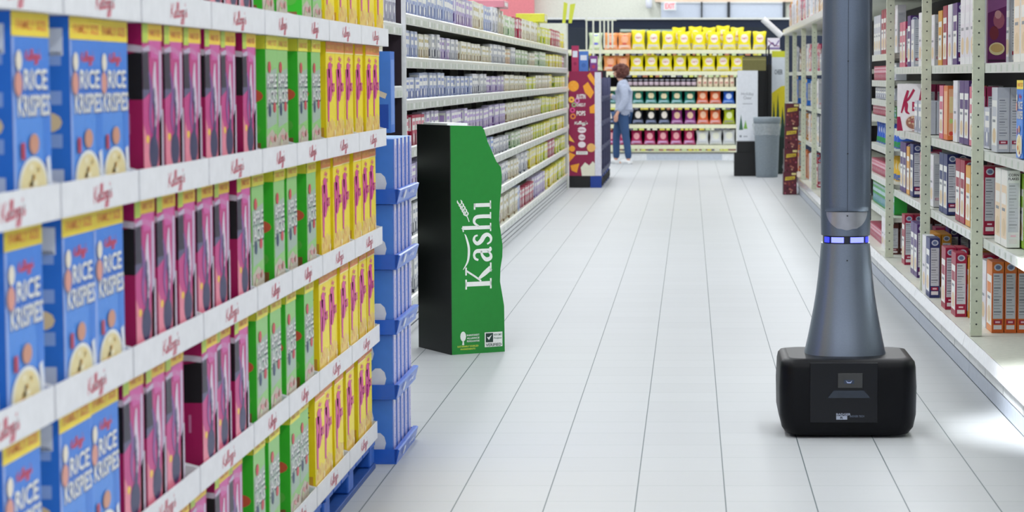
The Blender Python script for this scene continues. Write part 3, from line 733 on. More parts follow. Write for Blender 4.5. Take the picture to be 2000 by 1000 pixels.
# certification marks along the foot
f.disc(.21, .078, .055, WT, 12, .022); f.poly([(.19, .04), (.23, .04), (.22, .06), (.2, .06)], WT)
for i, tx in enumerate(('RAINFOREST', 'ALLIANCE', 'PEOPLE & NATURE')): f.text(tx, .40, .082 - i * .013, .24, .008, WT)
f.text('SUSTAINABLY SOURCED', .30, .034, .40, .008, P('d8e85a')); f.text('INGREDIENTS', .30, .022, .28, .007, P('d8e85a'))
f.rect(.62, .025, .96, .090, WT); f.up(); f.rect(.64, .046, .78, .086, P('1c3a30')); f.text('NON GMO', .87, .078, .15, .009, P('3a6a50')); f.text('Project', .87, .062, .15, .009, P('3a6a50'))
f.text('VERIFIED', .79, .034, .30, .013, P('1c3a30')); f.up(); f.poly([(.66, .07), (.70, .055), (.76, .08), (.70, .068)], WT)
b.build('side_panel', t)
b = MB(); b.prism(outl, Dp - .006, Dp, GRN); b.build('side_panel', t)
b = MB(); b.box(-.006, -.0002, 0, Dp, 0, 1.19, KBL); b.box(-.007, -.0062, .0, Dp, .90, .903, M('fold_line', '0d241c', .6)); b.build('back_panel', t, label='black back panel')
b = MB(); b.box(.0, .18, .008, Dp - .008, 1.178, 1.184, M('stand_white', 'e8ecec', .5)); b.box(.005, .12, .05, Dp - .06, 1.1845, 1.20, M('stand_white')); b.build('top_flap', t)
for z in (.10, .36, .62, .88):
    b = MB(); b.box(.004, .27, .008, Dp - .008, z - .006, z, GRN); b.box(.262, .268, .008, Dp - .008, z, z + .035, GRN); b.build('shelf', t)
bars = [proto(small_carton(.12, .05, .165, 'ece8e0', 'b8501e', 'd8a03c'), 'snack_box', 'snack box'), proto(small_carton(.12, .05, .165, 'f2f2f0', '6a9a50', '7a5a30'), 'snack_box', 'snack box')]
k = 0
for si, z in enumerate((.10, .36, .62, .88)):
    for i in range(3):
        q = Matrix.Rotation(ang, 4, 'Z') @ Vector((.226 if si < 3 else .234, .09 + i * .125, z + .001)) + A
        place(bars[(si + i) % 2], q, ang + PI / 2, '%s snack box, %s shelf of the green display stand, %s from green panel' % (('orange', 'green')[(si + i) % 2], ('lowest', 'second', 'third', 'top')[si], ('first', 'second', 'third')[i]), 'snack boxes in the green display stand')

# ---------------------------------------------------------------- blue tower of toaster pastry trays
t0 = (-1.095, 8.60, 0)
def pastry_tray():
    t = thing('plastic_tray', 'x', 'tray'); B_ = M('tray_blue', '2468d8', .35, coat=.3, noise=.03)
    b = MB(); b.box(-.36, 0, 0, .60, 0, .006, B_)
    b.prism([(-.006, .0062), (.0, .0062), (.012, .052), (.006, .055), (-.008, .055)], 0, .60, B_); b.box(-.36, -.354, 0, .6, .0062, .05, B_)
    b.prism([(0, .0062), (-.345, .0062), (-.345, .055), (.006, .055)], 0.0, .006, B_); b.box(-.35, -.01, .594, .6, .0062, .05, B_); b.build('shell', t)
    b = MB(); f = Face(b, (.0062, .0, .01), (0, 1, 0), Vector((.012, 0, .046)).normalized(), .6, .045)
    f.disc(.25, .5, .045, P('e6ecfa'), 12, .4); f.text('Kellogg', .62, .5, .22, .4, P('d8e2fa')); b.build('print', t)
    return t
def pastry(w=.098, d=.2, h=.178):
    b, f, l, r, t = carton(w, .14, h, 'eceafa', '4a88e4', '9cc0f2')
    f.rect(0, 0, .34, 1, P('2460cc')); f.rect(.5, .10, .92, .9, P('cfc6f2')); f.up(); f.text('Pop-Tarts', .70, .5, .20, .7, P('3c64c8'), rot=1)
    l.disc(.3, .7, .2, P('f0f2f8'), 10); l.disc(.6, .3, .22, P('eef0fa'), 10); l.rect(.1, .1, .3, .5, P('1c50b8'))
    return b
ptr = pastry_tray(); pst = proto(pastry(), 'toaster_pastry_box', 'pastry box')
for k in range(5):
    z = k * .2425
    place(ptr, (t0[0] + .012 * k / 4, t0[1], z), 0, 'bright blue plastic tray in the tower beside the cereal pallets, %s from the floor' % nth(k + 1), 'blue trays of the pastry tower')
    for i in range(5):
        place(pst, (t0[0] - .085 + .012 * k / 4, t0[1] + .066 + i * .117, z + .0065), PI / 2, 'blue and white pastry box, %s from the cereal pallets, %s blue tray' % (nth(i + 1), ('lowest', 'second', 'middle', 'fourth', 'highest')[k]), 'pastry boxes of the blue tower',
              scale=(1, 1, 1.31))
for k, z in enumerate((1.2355,)):
    pass
b, f, l, r, tt = carton(.12, .16, .3, '2f74d6', '4a86e0', 'b8d0f4'); f.rect(.1, .1, .9, .9, P('6f9cea')); l.disc(.4, .6, .3, P('eef2fa'), 12, .12); l.rect(.05, .05, .95, .35, P('1c50b8')); l.up(); l.ribbon([(.1, .3), (.5, .5), (.9, .45)], .02, P('e8d8c0'))
b.build('toaster_pastry_box', loc=(t0[0] - .09, t0[1] + .07, 1.03 + .2035), rz=PI / 2, label='tall blue carton standing on top of the blue tray tower', cat='pastry box')

# ---------------------------------------------------------------- burgundy display at the far end of the left aisle
BX0, BX1, BY0 = -1.575, -1.155, 30.30
t = thing('display_stand', 'burgundy pallet display stand with crackers printed on its front', 'display stand', ((BX0 + BX1) / 2, BY0, 0))
hw = (BX1 - BX0) / 2; BUR = P('8c1046', .5)
b = MB(); b.box(-hw, hw - .085, .0, .02, .155, 1.51, BUR); f = Face(b, (-hw, 0, .155), (1, 0, 0), (0, 0, 1), 2 * hw - .085, 1.355)
OR = P('f2a22e'); OR2 = P('f6c04c'); 
f.disc(.18, .86, .21, OR, 18); f.up(); f.disc(.12, .87, .02, OR2, 6); f.disc(.24, .84, .02, OR2, 6); f.disc(.2, .9, .02, OR2, 6); f.k -= 1
f.disc(.10, .73, .12, OR2, 14); f.up(); f.disc(.11, .73, .04, BUR, 8); f.k -= 1
for a, c_, q, mm in ((.32, .72, .10, P('d88ac8')), (.14, .63, .10, P('e8509a')), (.16, .57, .11, P('e88a3a')), (.2, .68, .09, P('9ac08a'))):
    f.disc(a, c_, q, mm, 12); f.up(); f.disc(a, c_, q * .55, BUR, 10)
f.poly([(.55, .86), (.74, .90), (.98, .80), (.84, .74), (.62, .80)], OR); f.poly([(.72, .96), (.84, .99), (1, .93), (1, .86), (.8, .92)], OR); f.poly([(.8, .66), (1, .69), (1, .60), (.82, .60)], OR)
f.poly([(0, .34), (.22, .32), (0, .40)], OR2); f.disc(.12, .26, .12, OR, 10); f.poly([(0, .13), (.25, .2), (0, .23)], OR); f.poly([(.05, .1), (.4, .12), (.3, .03), (.1, .05)], OR)
f.disc(.86, .27, .17, P('e8b46a'), 12); f.poly([(.5, .0), (.45, .08), (.62, .13), (.78, .10), (.92, .14), (1, .12), (1, 0)], P('e6e4d2'))
for i, (tx, w_, h_) in enumerate((('AUSTIN', .36, .045), ('CHEEZ-IT', .36, .03), ('POPS', .34, .045))): f.text(tx, .47, .76 - i * .08, w_, h_, WT)
kellogg(f, .47, .51, .5, .028, WT, .2)
for yy, q in ((.44, .17), (.37, .13), (.30, .15)): f.disc(.5, yy, q, P('e8dce4'), 12, .03)
f.up(); f.rect(.28, .205, .72, .235, WT); f.text('Krispies', .47, .44, .28, .02, BUR); f.text('Club', .5, .37, .2, .02, BUR); f.text('SNACKS', .5, .22, .36, .015, BUR)
b.build('front_panel', t)
b = MB(); b.box(-hw, hw, .03, 3.3, .02, .12, M('display_base_black', '0a0c12', .6)); b.box(-hw, hw * .3, .0, .028, 0, .155, M('display_base_black'));
for k in range(5): b.box(hw * .32, hw, k * .66, k * .66 + .3, 0, .154, M('pallet_navy', '123a94', .5))
b.build('pallet', t)
GR = M('display_frame_grey', '55587a', .4)
b = MB(); b.box(-hw, -hw + .02, .021, 3.3, .156, 1.46, BUR); b.box(hw - .083, hw - .0, .0, .035, .156, 1.50, M('display_strip_white', 'dcdcec', .5)); b.build('inner_side', t)
for k in range(4):
    b = MB(); z = .156 + k * .32; b.box(-hw + .022, hw, .036, 3.3, z, z + .03, M('display_shelf_navy', '26305e', .5)); b.box(hw - .012, hw + .008, .036, 3.3, z + .0305, z + .07, M('display_shelf_navy')); b.build('shelf', t)
for y in (.85, 1.68, 2.47, 3.27):
    b = MB(); b.box(hw - .03, hw + .009, y, y + .03, .19, 1.43, GR); b.build('post', t)
dk = proto(small_carton(.15, .06, .23, '10162a', '1c2440', '5a2a3a', '3a4260'), 'snack_box', 'snack box')
for k in range(4):
    for i in range(16):
        y = BY0 + .14 + i * .195
        if any(abs(y - BY0 - q) < .1 for q in (.865, 1.695, 2.485, 3.285)): continue
        place(dk, (BX1 - .055, y, .156 + .32 * k + .031), PI / 2, 'dark snack box, %s slot along the side of the burgundy display, %s shelf' % (nth(i + 1), ('lowest', 'second', 'third', 'top')[k]), 'dark boxes in the side of the burgundy display', scale=(1, 1, 1.1))
b, f, l, r, tt = carton(.3, .2, .09, '101522', '0c101a'); b.build('snack_box', loc=(BX1 + .01 - .17, BY0 + 2.1, 1.436), label='low black box on top of the burgundy display beside the shopper', cat='snack box')
# boxes standing on top of it
for i, (x, y, w_, h_, c1, c2, z0) in enumerate(((-.13, .12, .09, .33, 'a8285a', '8c1046', 1.512), (-.02, .14, .12, .26, '4a78c8', '3a66b4', 1.512), (.11, .13, .10, .20, '7a3a8a', 'b03a5a', 1.512))):
    b, f, l, r, tt = carton(w_, .12, h_, c1, c2); f.rect(.15, .55, .85, .8, P('d8dcec')); f.disc(.5, .3, .25, P(c2), 10)
    b.build('snack_box', loc=((BX0 + BX1) / 2 + x, BY0 + y, 1.5115 - .0), label=('crimson', 'medium blue', 'purple')[i] + ' carton standing on top of the burgundy display', cat='snack box')
t2 = t
b = MB(); b.box(-hw, hw, .02, .4, 1.5101, 1.5112, BUR); b.box(-hw, hw, .37, .40, 1.42, 1.51, BUR); b.build('top_board', t)
# hanging merchandise strips on a small rail above it
t = thing('hanging_rail', 'slim pale rack with hanging white strips behind the burgundy display', 'rack', (-1.30, 34.3, 0)); PST = M('strip_pale', 'dfe2d0', .5)
b = MB(); b.tube([(-.22, 0, .0), (-.22, 0, 2.30)], .012, PST); b.box(-.30, -.14, -.08, .08, 0, .02, PST); b.build('pole', t)
b = MB(); b.box(-.24, .22, -.01, .01, 2.26, 2.28, PST); b.build('arm', t)
for x in (-.12, -.02, .04, .10, .16):
    b = MB(); b.box(x - .012, x + .012, -.012, -.0105, 1.66 + .2 * (x > 0), 2.27, PST); b.build('strip', t)

# ---------------------------------------------------------------- stock of the left gondola
KS = [('pale blue', 'b9c3dc', '5a6aa0', '8a9ad0'), ('lilac', 'c9c2dc', '6a4a90', 'a080c0'), ('grey white', 'd9dadf', '3f4458', '9aa0b0'), ('ivory', 'e4e2cf', '8a7050', 'c8b878'),
      ('violet', 'bdb4d2', '5a2f7a', 'b89ad8'), ('rose', 'd9c6cc', '8a2a4a', 'd07a8a'), ('lime', 'd8dc4a', '6a8a20', 'f0ec6a'), ('yellow', 'eadf3c', 'a88a20', 'f6f08a'),
      ('tan', 'd9c9a4', '8a4a20', 'e0a050'), ('steel blue', '9fb2d6', '2a4a90', '7aa0e0'), ('crimson', 'b02a4c', '6a0a28', 'e08a9a'), ('pale green', 'ccd8bc', '4a7a4a', '9ac07a')]
GP = []
for nme, p_, d_, a_ in KS: GP.append((nme, proto(small_carton(.16, .06, .165, p_, d_, a_), 'snack_carton', 'carton')))
near = [0, 0, 2, 2, 1, 9, 3, 2, 0, 4, 2]; mid = [2, 3, 11, 1, 2, 2, 3, 8, 3, 0]; far = [6, 7, 6, 7, 7, 6, 7, 6, 3]
SN = ['lowest', 'second', 'third', 'fourth', 'fifth', 'sixth', 'top']
rnd = random.Random(77)
for si, z in enumerate(LV):
    y = 12.80; n = 0; run = 0; kx = 0; wmul = 1
    clr = (LV + [2.2])[si + 1] - z - .052
    while y < GEND - .35:
        u = (y - 12.8) / 17
        if run <= 0:
            run = rnd.randint(3, 9); pool = near if u < .3 + rnd.uniform(-.1, .1) else (mid if u < .62 + rnd.uniform(-.08, .08) else far)
            kx = rnd.choice(pool)
            if si in (2, 3) and u < .35 and rnd.random() < .5: kx = 4
            if rnd.random() < .04: kx = 10
            wmul = rnd.choice((.8, .95, 1.1, 1.35, 1.6)) * (1 if u < .5 else 1.15); hm = rnd.uniform(.80, 1.0) * min(clr - .02, .23) / .165
            if rnd.random() < .05 and u > .1: y += rnd.uniform(.25, .6)
        w_ = .16 * wmul
        seam = 12.72 + math.floor((y - 12.72) / 1.22) * 1.22 + 1.22
        n += 1; run -= 1
        later('snack_carton', GP[kx][1], (GX - .055 - rnd.uniform(0, .025), y + w_ / 2, z + .001), PI / 2,
              '%s carton, %s from near end, %s shelf of the left gondola' % (GP[kx][0], nth(n), SN[si]), '%s cartons along the left gondola' % GP[kx][0],
              scale=(wmul, 1.0, hm * rnd.uniform(.97, 1.0)))
        y += w_ + rnd.choice((.010, .014, .022))
NEARP = [('cream', proto(small_carton(.16, .07, .22, 'dcd8c0', 'b09a60', 'c8b060'), 'snack_carton', 'carton')), ('red', proto(small_carton(.14, .07, .3, 'b42a4e', '8a1a3c', 'e4b8c4', 'c85a74'), 'snack_carton', 'carton')),
         ('white', proto(small_carton(.14, .07, .3, 'dddbe4', '8a8aa0', 'b0a8c0'), 'snack_carton', 'carton')), ('green', proto(small_carton(.14, .07, .22, 'bcd88a', '5a9a30', 'e8f0c0'), 'snack_carton', 'carton'))]
for si, (z, kk, ya, yb) in enumerate(((1.715, 1, 11.4, 12.1), (1.715, 2, 12.12, 12.6), (1.38, 0, 10.9, 12.2), (.6, 3, 11.6, 12.1), (1.0, 3, 11.6, 12.2), (.2, 2, 11.3, 12.4))):
    y = ya; n = 0
    while y + .15 < yb:
        n += 1
        later('snack_carton', NEARP[kk][1], (GX - .06, y + .08, z + .001), PI / 2, '%s carton behind the blue tower, %s of its run on the %s shelf' % (NEARP[kk][0], nth(n), {1.715: 'top', 1.38: 'fourth', 1.0: 'third', .6: 'second', .2: 'lowest'}[z]), '%s cartons behind the blue tower' % NEARP[kk][0])
        y += .165
# things lying loosely on the top shelf
for i, (y, w_, d_, h_, c_, lab) in enumerate(((16.2, .45, .3, .07, 'd8dcc8', 'flat pale green carton lying on top of the upright cartons'), (19.6, .5, .28, .06, 'd88a9a', 'pink wrapped pack lying across the tops of cartons'), (24.8, .5, .3, .09, 'e2e04a', 'yellow bag pack lying on the far top shelf cartons'))):
    b = MB(); b.cbox(-w_ / 2, w_ / 2, -d_ / 2, d_ / 2, 0, h_, P(c_), .006); b.box(-w_ * .3, w_ * .3, -d_ / 2 - .001, -d_ / 2, .015, h_ - .015, P(WHT))
    b.build('snack_carton', loc=(GX - .12, y, LV[6] + .232), rz=PI / 2, label=lab, cat='carton')
# end cap goods
for k, z in enumerate((.25, .7, 1.15, 1.6)):
    for i in range(2):
        place(GP[(7, 8, 7, 6)[k]][1], (GX - .38 + i * .17, GEND + .2, z + .001), PI, '%s carton on the end cap, %s from its left, %s shelf' % (GP[(7, 8, 7, 6)[k]][0], nth(i + 1), ('lowest', 'second', 'third', 'top')[k]), 'cartons on the end cap')
for i, x in enumerate((-.05, .03)):
    b = MB(); b.prism([(-.02, 0), (.02, 0), (.05 + .02 * i, .25), (.0, .27 - .03 * i)], 0, .004, P('c8d040')); b.build('paper_strip', loc=(GX + x, GEND + .02 + .005, 2.121), label='%s of two yellow green paper strips standing on the end cap' % ('left', 'right')[i], cat='paper strip')
# ---------------------------------------------------------------- stock of the right racks
CER = {}
def cer(name, mb, word, cat='cereal box'): CER[name] = (mb.build({'x': 'cereal_box', 't': 'food_packet', 'n': 'small_carton'}[word[-1]], cat={'x': 'cereal box', 't': 'packet', 'n': 'carton'}[word[-1]], label='x'), word)
cer('orange', nutri_box('e2801e', 'd8641e', foot='b01a3c', cap='d9701c', h=.345), 'orange cereal box')
cer('maroon', nutri_box('a0163e', 'a3143e', foot='a3143e', h=.33), 'crimson cereal box')
cer('navy', nutri_box('2a3672', '28326a', foot='a3143c', h=.335), 'navy cereal box')
cer('purple', nutri_box('4c2a78', '4a2870', foot='7a1a4a', h=.33), 'purple cereal box')
cer('brown', nutri_box('5a2a24', '5c2c26', foot='7c2a24', h=.31, medal=False), 'brown cereal box')
cer('flakes', nutri_box('f2f0ea', 'eceeee', foot='e8e8ea', h=.345, text=('CORN', 'FLAKES'), medal=False, front='f2d8b8', line='9a9ea6'), 'white corn cereal box')
cer('grey', nutri_box('c9ccd6', 'c2c6d2', foot='a0183c', h=.30, medal=False, line='7a7f90'), 'grey cereal box')
cer('white', nutri_box('ecebef', 'e6e5ec', foot='c8a0b0', h=.33, medal=False, front='e8e2ea', line='b0b0c0'), 'white cereal box')
cer('gold', nutri_box('e0a23a', 'c8882a', foot='b01a3c', h=.31), 'golden cereal box')
cer('green', nutri_box('9cc83a', '8cc030', foot='3a7a20', h=.33), 'lime green cereal box')
cer('pinkb', nutri_box('d8708a', 'b83a6a', foot='7a1a4a', h=.30, medal=False), 'rose cereal box')
cer('k', k_box(), 'white berry cereal box')
cer('raisin', raisin_box(), 'purple raisin cereal box')
cer('stripe', stripe_box(), 'orange striped cereal box')
cer('rk', rice_krispies(.2, .07, .335), 'blue rice cereal box')
cer('smallgrey', small_carton(.18, .07, .2, 'c2c6d2', '8a8fa6', 'a0a8c0'), 'small grey carton')
cer('can', small_carton(.10, .09, .105, '2a9a3a', '1c6ac0', '40b850', 'c8e0f0'), 'small green and blue packet')
cer('redpack', small_carton(.10, .09, .105, 'b03058', '8a1a40', 'e06a8a', 'f0c8d4'), 'small pink packet')
rbag = {'bluebag': (bag(.2, .21, .09, '2c5fc8', 'e6eef8', '2a9a4a', None).build('cereal_bag', cat='cereal bag', label='x'), 'blue cereal bag'),
        'goldbag': (bag(.2, .21, .09, 'e2b428', 'f2e8c0', '4a6ab0', None).build('cereal_bag', cat='cereal bag', label='x'), 'golden cereal bag')}
CER.update(rbag)
RCOUNT = {}
BAYN = {}
def rs(kind, X, Y, z, ny=1, nx=1, w=.2, d=.06, sc=None, rz=-PI / 2, yaw=0, lv=None, lie=False):
    pr, word = CER[kind]
    for i in range(ny):
        for j in range(nx):
            bay = int(math.floor((Y - RY[0]) / 2.44)) + 1
            lvn = lv or {.2: 'deck', .67: 'lower', 1.085: 'middle', 1.5: 'upper', 2.09: 'top'}.get(round(z, 3), 'small')
            key = (bay, lvn, kind); RCOUNT[key] = RCOUNT.get(key, 0) + 1
            lab = '%s, %s of its kind, %s shelf of the %s right rack' % (word, nth(RCOUNT[key]), lvn, nth(bay))
            later('cereal_box' if kind not in ('can', 'redpack', 'bluebag', 'goldbag') else 'other', pr, (X + d / 2 + j * (d + .004), Y + w / 2 + i * (w + .012), z + .0055 + (0 if z != .2 else -.0045)), rz + yaw, lab, '%ses on the right racks' % word if word.endswith('x') else word + 's on the right racks', sc)
D, L1, L2, L3, TP = .2, .67, 1.085, 1.5, 2.09
# rack around the first visible post
rs('orange', 1.462, 11.24, D, 1, 5, d=.058); rs('white', 1.462, 11.47, D, 1, 1, d=.058)
rs('maroon', 1.50, 11.86, D, 1, 4, d=.058); rs('gold', 1.435, 11.95, D, 1, 1, d=.058); rs('maroon', 1.372, 12.0, D, 1, 1, d=.058); rs('maroon', 1.36, 12.38, D, 1, 2); rs('gold', 1.49, 12.4, D, 1, 2); rs('navy', 1.345, 13.04, D, 1, 1, d=.058); rs('white', 1.345, 13.27, D, 1, 1); rs('smallgrey', 1.47, 13.1, D, 1, 3, w=.18, d=.07)
rs('purple', 1.40, 14.35, D, 2, 1); rs('pinkb', 1.53, 14.5, D, 1, 2); rs('maroon', 1.415, 15.35, D, 1, 2); rs('brown', 1.56, 15.5, D, 1, 2); rs('brown', 1.40, 16.25, D, 1, 3, sc=(1, 1, .7)); rs('white', 1.40, 16.6, D, 2, 1, sc=(1, 1, .68))
rs('redpack', 1.42, 17.05, D, 12, 1, w=.10, d=.09, lv='deck')
rs('flakes', 1.422, 10.42, L1, 2, 1, d=.052); rs('green', 1.485, 10.36, L1, 1, 2); rs('flakes', 1.56, 10.7, L1, 1, 2)
rs('maroon', 1.425, 11.30, L1, 1, 2); rs('pinkb', 1.56, 11.35, L1, 1, 2)
rs('gold', 1.425, 11.85, L1, 1, 1); rs('maroon', 1.425, 12.1, L1, 2, 1); rs('pinkb', 1.49, 12.0, L1, 2, 1); rs('maroon', 1.56, 12.05, L1, 1, 2)
rs('navy', 1.425, 12.92, L1, 2, 1); rs('navy', 1.49, 12.98, L1, 1, 2)
rs('navy', 1.42, 14.85, L1, 1, 2); rs('gold', 1.42, 15.1, L1, 1, 1); rs('purple', 1.42, 15.35, L1, 2, 2); rs('pinkb', 1.55, 14.9, L1, 1, 1)
rs('rk', 1.42, 9.95, L2, 1, 2, d=.07)
rs('grey', 1.425, 10.82, L2, 1, 4, d=.056); rs('grey', 1.425, 10.6, L2, 0)
rs('smallgrey', 1.45, 11.3, L2, 2, 2, w=.18, d=.07); rs('pinkb', 1.425, 11.72, L2, 1, 2); rs('purple', 1.425, 11.95, L2, 2, 1)
rs('stripe', 1.425, 12.92, L2, 1, 5, d=.04); rs('pinkb', 1.425, 13.16, L2, 1, 3)
rs('k', 1.415, 15.12, L2, 1, 1, rz=-PI / 2 + .95, w=.02); rs('k', 1.46, 15.42, L2, 2, 1)
rs('smallgrey', 1.425, 14.2, L2, 2, 2, w=.18, d=.07)
rs('raisin', 1.422, 11.19, L3, 1, 1, rz=0, w=.05, d=.09); rs('grey', 1.53, 11.19, L3, 1, 1, sc=(1, 1, 1.05)); rs('gold', 1.60, 10.7, L3, 1, 1)
rs('flakes', 1.425, 9.9, L3, 2, 1)
rs('white', 1.425, 11.72, L3, 3, 2, sc=(1, 1, 1.15)); rs('purple', 1.425, 12.5, L3, 1, 1); rs('white', 1.425, 12.75, L3, 1, 1); rs('maroon', 1.425, 13.0, L3, 1, 2); rs('gold', 1.425, 13.25, L3, 1, 1)
rs('white', 1.425, 13.65, L3, 1, 1, sc=(1, 1, .9)); rs('gold', 1.425, 13.95, L3, 2, 1, sc=(1, 1, .98)); rs('white', 1.425, 14.4, L3, 1, 1); rs('grey', 1.425, 14.9, L3, 1, 2); rs('purple', 1.425, 15.15, L3, 1, 2); rs('pinkb', 1.425, 15.5, L3, 2, 1)
rs('navy', 1.56, 14.3, L3, 1, 2)
rs('white', 1.43, 13.7, L1, 2, 1, sc=(1, 1, .92)); rs('pinkb', 1.43, 14.3, L1, 1, 2); rs('navy', 1.56, 11.75, L1, 1, 2); rs('raisin', 1.62, 11.6, L3, 1, 1, rz=0, w=.05, d=.09); rs('grey', 1.67, 12.9, L2, 1, 1); rs('orange', 1.56, 12.70, D, 1, 2, sc=(1, 1, .95)); rs('purple', 1.56, 14.0, D, 1, 2); rs('gold', 1.42, 13.72, D, 2, 2); rs('k', 1.44, 14.8, D, 1, 1, sc=(.85, 1, .95)); rs('white', 1.43, 12.5, L2, 1, 2); rs('pinkb', 1.56, 15.4, L2, 1, 2); rs('smallgrey', 1.43, 14.7, L2, 1, 2, w=.18, d=.07)
# closely spaced shelves of the next rack
rs('smallgrey', 1.43, 16.4, 1.60, 3, 2, w=.18, d=.07); rs('white', 1.43, 16.15, 1.60, 1, 1); rs('maroon', 1.43, 17.1, 1.60, 2, 2); rs('grey', 1.43, 17.6, 1.60, 3, 1)
rs('redpack', 1.43, 16.6, 1.41, 14, 1, w=.10, d=.09); rs('smallgrey', 1.43, 16.2, 1.41, 1, 1, w=.18, d=.07, sc=(1, 1, .6))
rs('smallgrey', 1.43, 16.3, 1.27, 9, 1, w=.18, d=.07, sc=(1, 1, .42))
rs('can', 1.43, 16.2, 1.15, 5, 1, w=.10, d=.09, sc=(1, 1, .74)); rs('redpack', 1.43, 16.8, 1.15, 13, 1, w=.10, d=.09, sc=(1, 1, .74))
rs('bluebag', 1.47, 16.25, .93, 9, 1, w=.2, d=.09, rz=-.75, sc=(.9, .9, .8)); rs('goldbag', 1.47, 16.25, .70, 3, 1, w=.2, d=.09, rz=-.75, sc=(.9, .9, .8)); rs('redpack', 1.43, 17.0, .70, 12, 1, w=.10, d=.09)
rs('can', 1.43, 16.3, .47, 17, 1, w=.10, d=.09, sc=(1, 1, 1.6))
# the far racks beyond the robot, well stocked
rnd = random.Random(5)
for bi in range(9):
    y0, y1 = RY[bi] , RY[bi] + 2.44
    if y0 < 23: continue
    for z, pool in ((D, ('stripe', 'orange', 'maroon', 'stripe', 'white')), (L1, ('gold', 'white', 'grey', 'flakes')), (L2, ('maroon', 'white', 'navy', 'rk', 'pinkb')), (L3, ('grey', 'brown', 'white', 'pinkb', 'smallgrey')), (TP, ('white', 'flakes', 'gold', 'pinkb', 'white'))):
        pass
for k in range(5, 9):
    y0 = Y0 + 2.44 * k
    for z, pool in ((D, ('stripe', 'orange', 'maroon', 'stripe', 'white')), (L1, ('gold', 'white', 'grey', 'flakes')), (L2, ('maroon', 'white', 'navy', 'rk', 'grey')), (L3, ('grey', 'brown', 'white', 'pinkb', 'smallgrey')), (TP, ('white', 'flakes', 'gold', 'pinkb', 'white'))):
        y = y0 + .08; kd = rnd.choice(pool)
        while y < y0 + 2.2:
            if rnd.random() < .3: kd = rnd.choice(pool)
            if rnd.random() < .16: y += rnd.uniform(.1, .35)
            if y > y0 + 2.2: break
            if y < 24.3: y = 24.3
            rs(kd, 1.42 + (-.04 if z == TP else 0) + rnd.uniform(0, .03), y, z, 1, 1, sc=(1, 1, rnd.uniform(.9, 1.08) * (1.1 if z == TP else 1)), w=.2, d=.06)
            y += .215
# ---------------------------------------------------------------- stacked brown cartons at the end of the racks
def brown_case():
    b, f, l, r, t = carton(.165, .24, .278, '4a1626', '2a1018')
    f.rect(.02, .02, .98, .98, P('5c1a2c')); f.up(); f.poly([(.12, .62), (.85, .68), (.88, .82), (.16, .78)], P('d8c23c')); f.rect(.62, .87, .95, .96, P('e6dc9a'))
    f.up(); f.text('COCOA', .5, .725, .6, .08, P('6a3a10'))
    rn = random.Random(1)
    for i in range(14): f.disc(rn.uniform(.12, .88), rn.uniform(.06, .56), .07, P(rn.choice(('8a3a30', 'b8766a', 'c8a088', '3a1018', 'a8506a'))), 8)
    return b
bc = proto(brown_case(), 'cereal_carton', 'carton'); 
for i, (x, yw) in enumerate(((1.222, .0), (1.232, .02), (1.240, -.02), (1.246, .02))):
    place(bc, (x, 28.62, i * .2785 + .0005 * (i + 1)), yw, 'dark brown cocoa cereal carton with yellow title, %s of the stack by the right racks' % ('lowest', 'second', 'third', 'topmost')[i], 'stack of dark brown cartons')
# ---------------------------------------------------------------- bin, signs and boards at the end of the aisle
t = thing('trash_bin', 'round grey plastic trash bin with a clear liner at the aisle end', 'trash bin', (1.105, 33.55, 0))
GB = M('bin_grey', '8b97a0', .5, noise=.1, nscale=60); LN = M('liner_clear', 'd4dce0', .2, spec=.8, noise=.1, alpha=.42)
b = MB(); b.lathe([(.001, 0), (.150, 0), (.158, .01), (.185, .80), (.187, .805), (.176, .805), (.15, .03), (.001, .03)], GB, 32); b.build('body', t)
b = MB(); b.lathe([(.188, .775), (.196, .78), (.198, .855), (.190, .862), (.180, .858), (.178, .79), (.188, .775)], GB, 32); b.build('rim', t)
b = MB(); n = 40; prof_ = [(.200, .80), (.203, .84), (.192, .872), (.17, .868), (.165, .6)]; rings = []
rn = random.Random(3); ru = [rn.uniform(-.004, .006) for _ in range(n)]
pr_ = [(.190, .60), (.197, .68), (.205, .74), (.204, .772)]
b.loft([[((r_ + ru[i]) * math.cos(2 * PI * i / n), (r_ + ru[i]) * math.sin(2 * PI * i / n), z_ + ru[(i * 3) % n] * 3 * (k == 0)) for i in range(n)] for k, (r_, z_) in enumerate(pr_)], LN, cap=False); b.build('liner', t)
SW = P('dfe3ea'); BK = M('board_black', '07090d', .6, noise=.1)
t = thing('holiday_sign', 'white holiday sign panel with small green trees on a black stand', 'sign', (.83, 33.85, 0))
b = MB(); b.box(-.19, .14, 0, .3, 0, .34, BK); b.box(-.15, .14, .02, .3, .3405, .505, BK); b.build('stand', t)
b = MB(); b.box(-.145, .15, .02, .05, .507, 1.53, SW); f = Face(b, (-.145, .02, .507), (1, 0, 0), (0, 0, 1), .295, 1.023)
f.text('Holiday', .5, .665, .62, .055, P('7a8088'), bold=False); f.text('Cheer', .5, .615, .40, .045, P('7a8088'), bold=False); f.text('UP TO 50% OFF', .5, .53, .5, .016, P('9aa0a8')) if False else f.rect(.26, .525, .74, .535, P('9aa0a8'))
f.poly([(.08, .16), (.28, .16), (.18, .38)], P('3f6a52')); f.poly([(.30, .175), (.50, .175), (.40, .30)], P('7fb24a')); f.rect(.0, .0, 1, .01, P('b8bcc4')); f.disc(.16, .07, .06, P('8a9098'), 10); f.rect(.3, .06, .5, .075, P('a0a6ae')); b.build('panel', t)
b = MB(); b.box(-.1, .14, .055, .2, .507, 1.50, BK); b.build('backing', t)
b = MB(); b.box(-.17, .17, -.1, .1, 0, .20, M('olive_carton', '6e6a3a', .6)); b.box(-.17, .17, -.1005, -.1, .15, .17, M('olive_tape', '8a8650', .5))
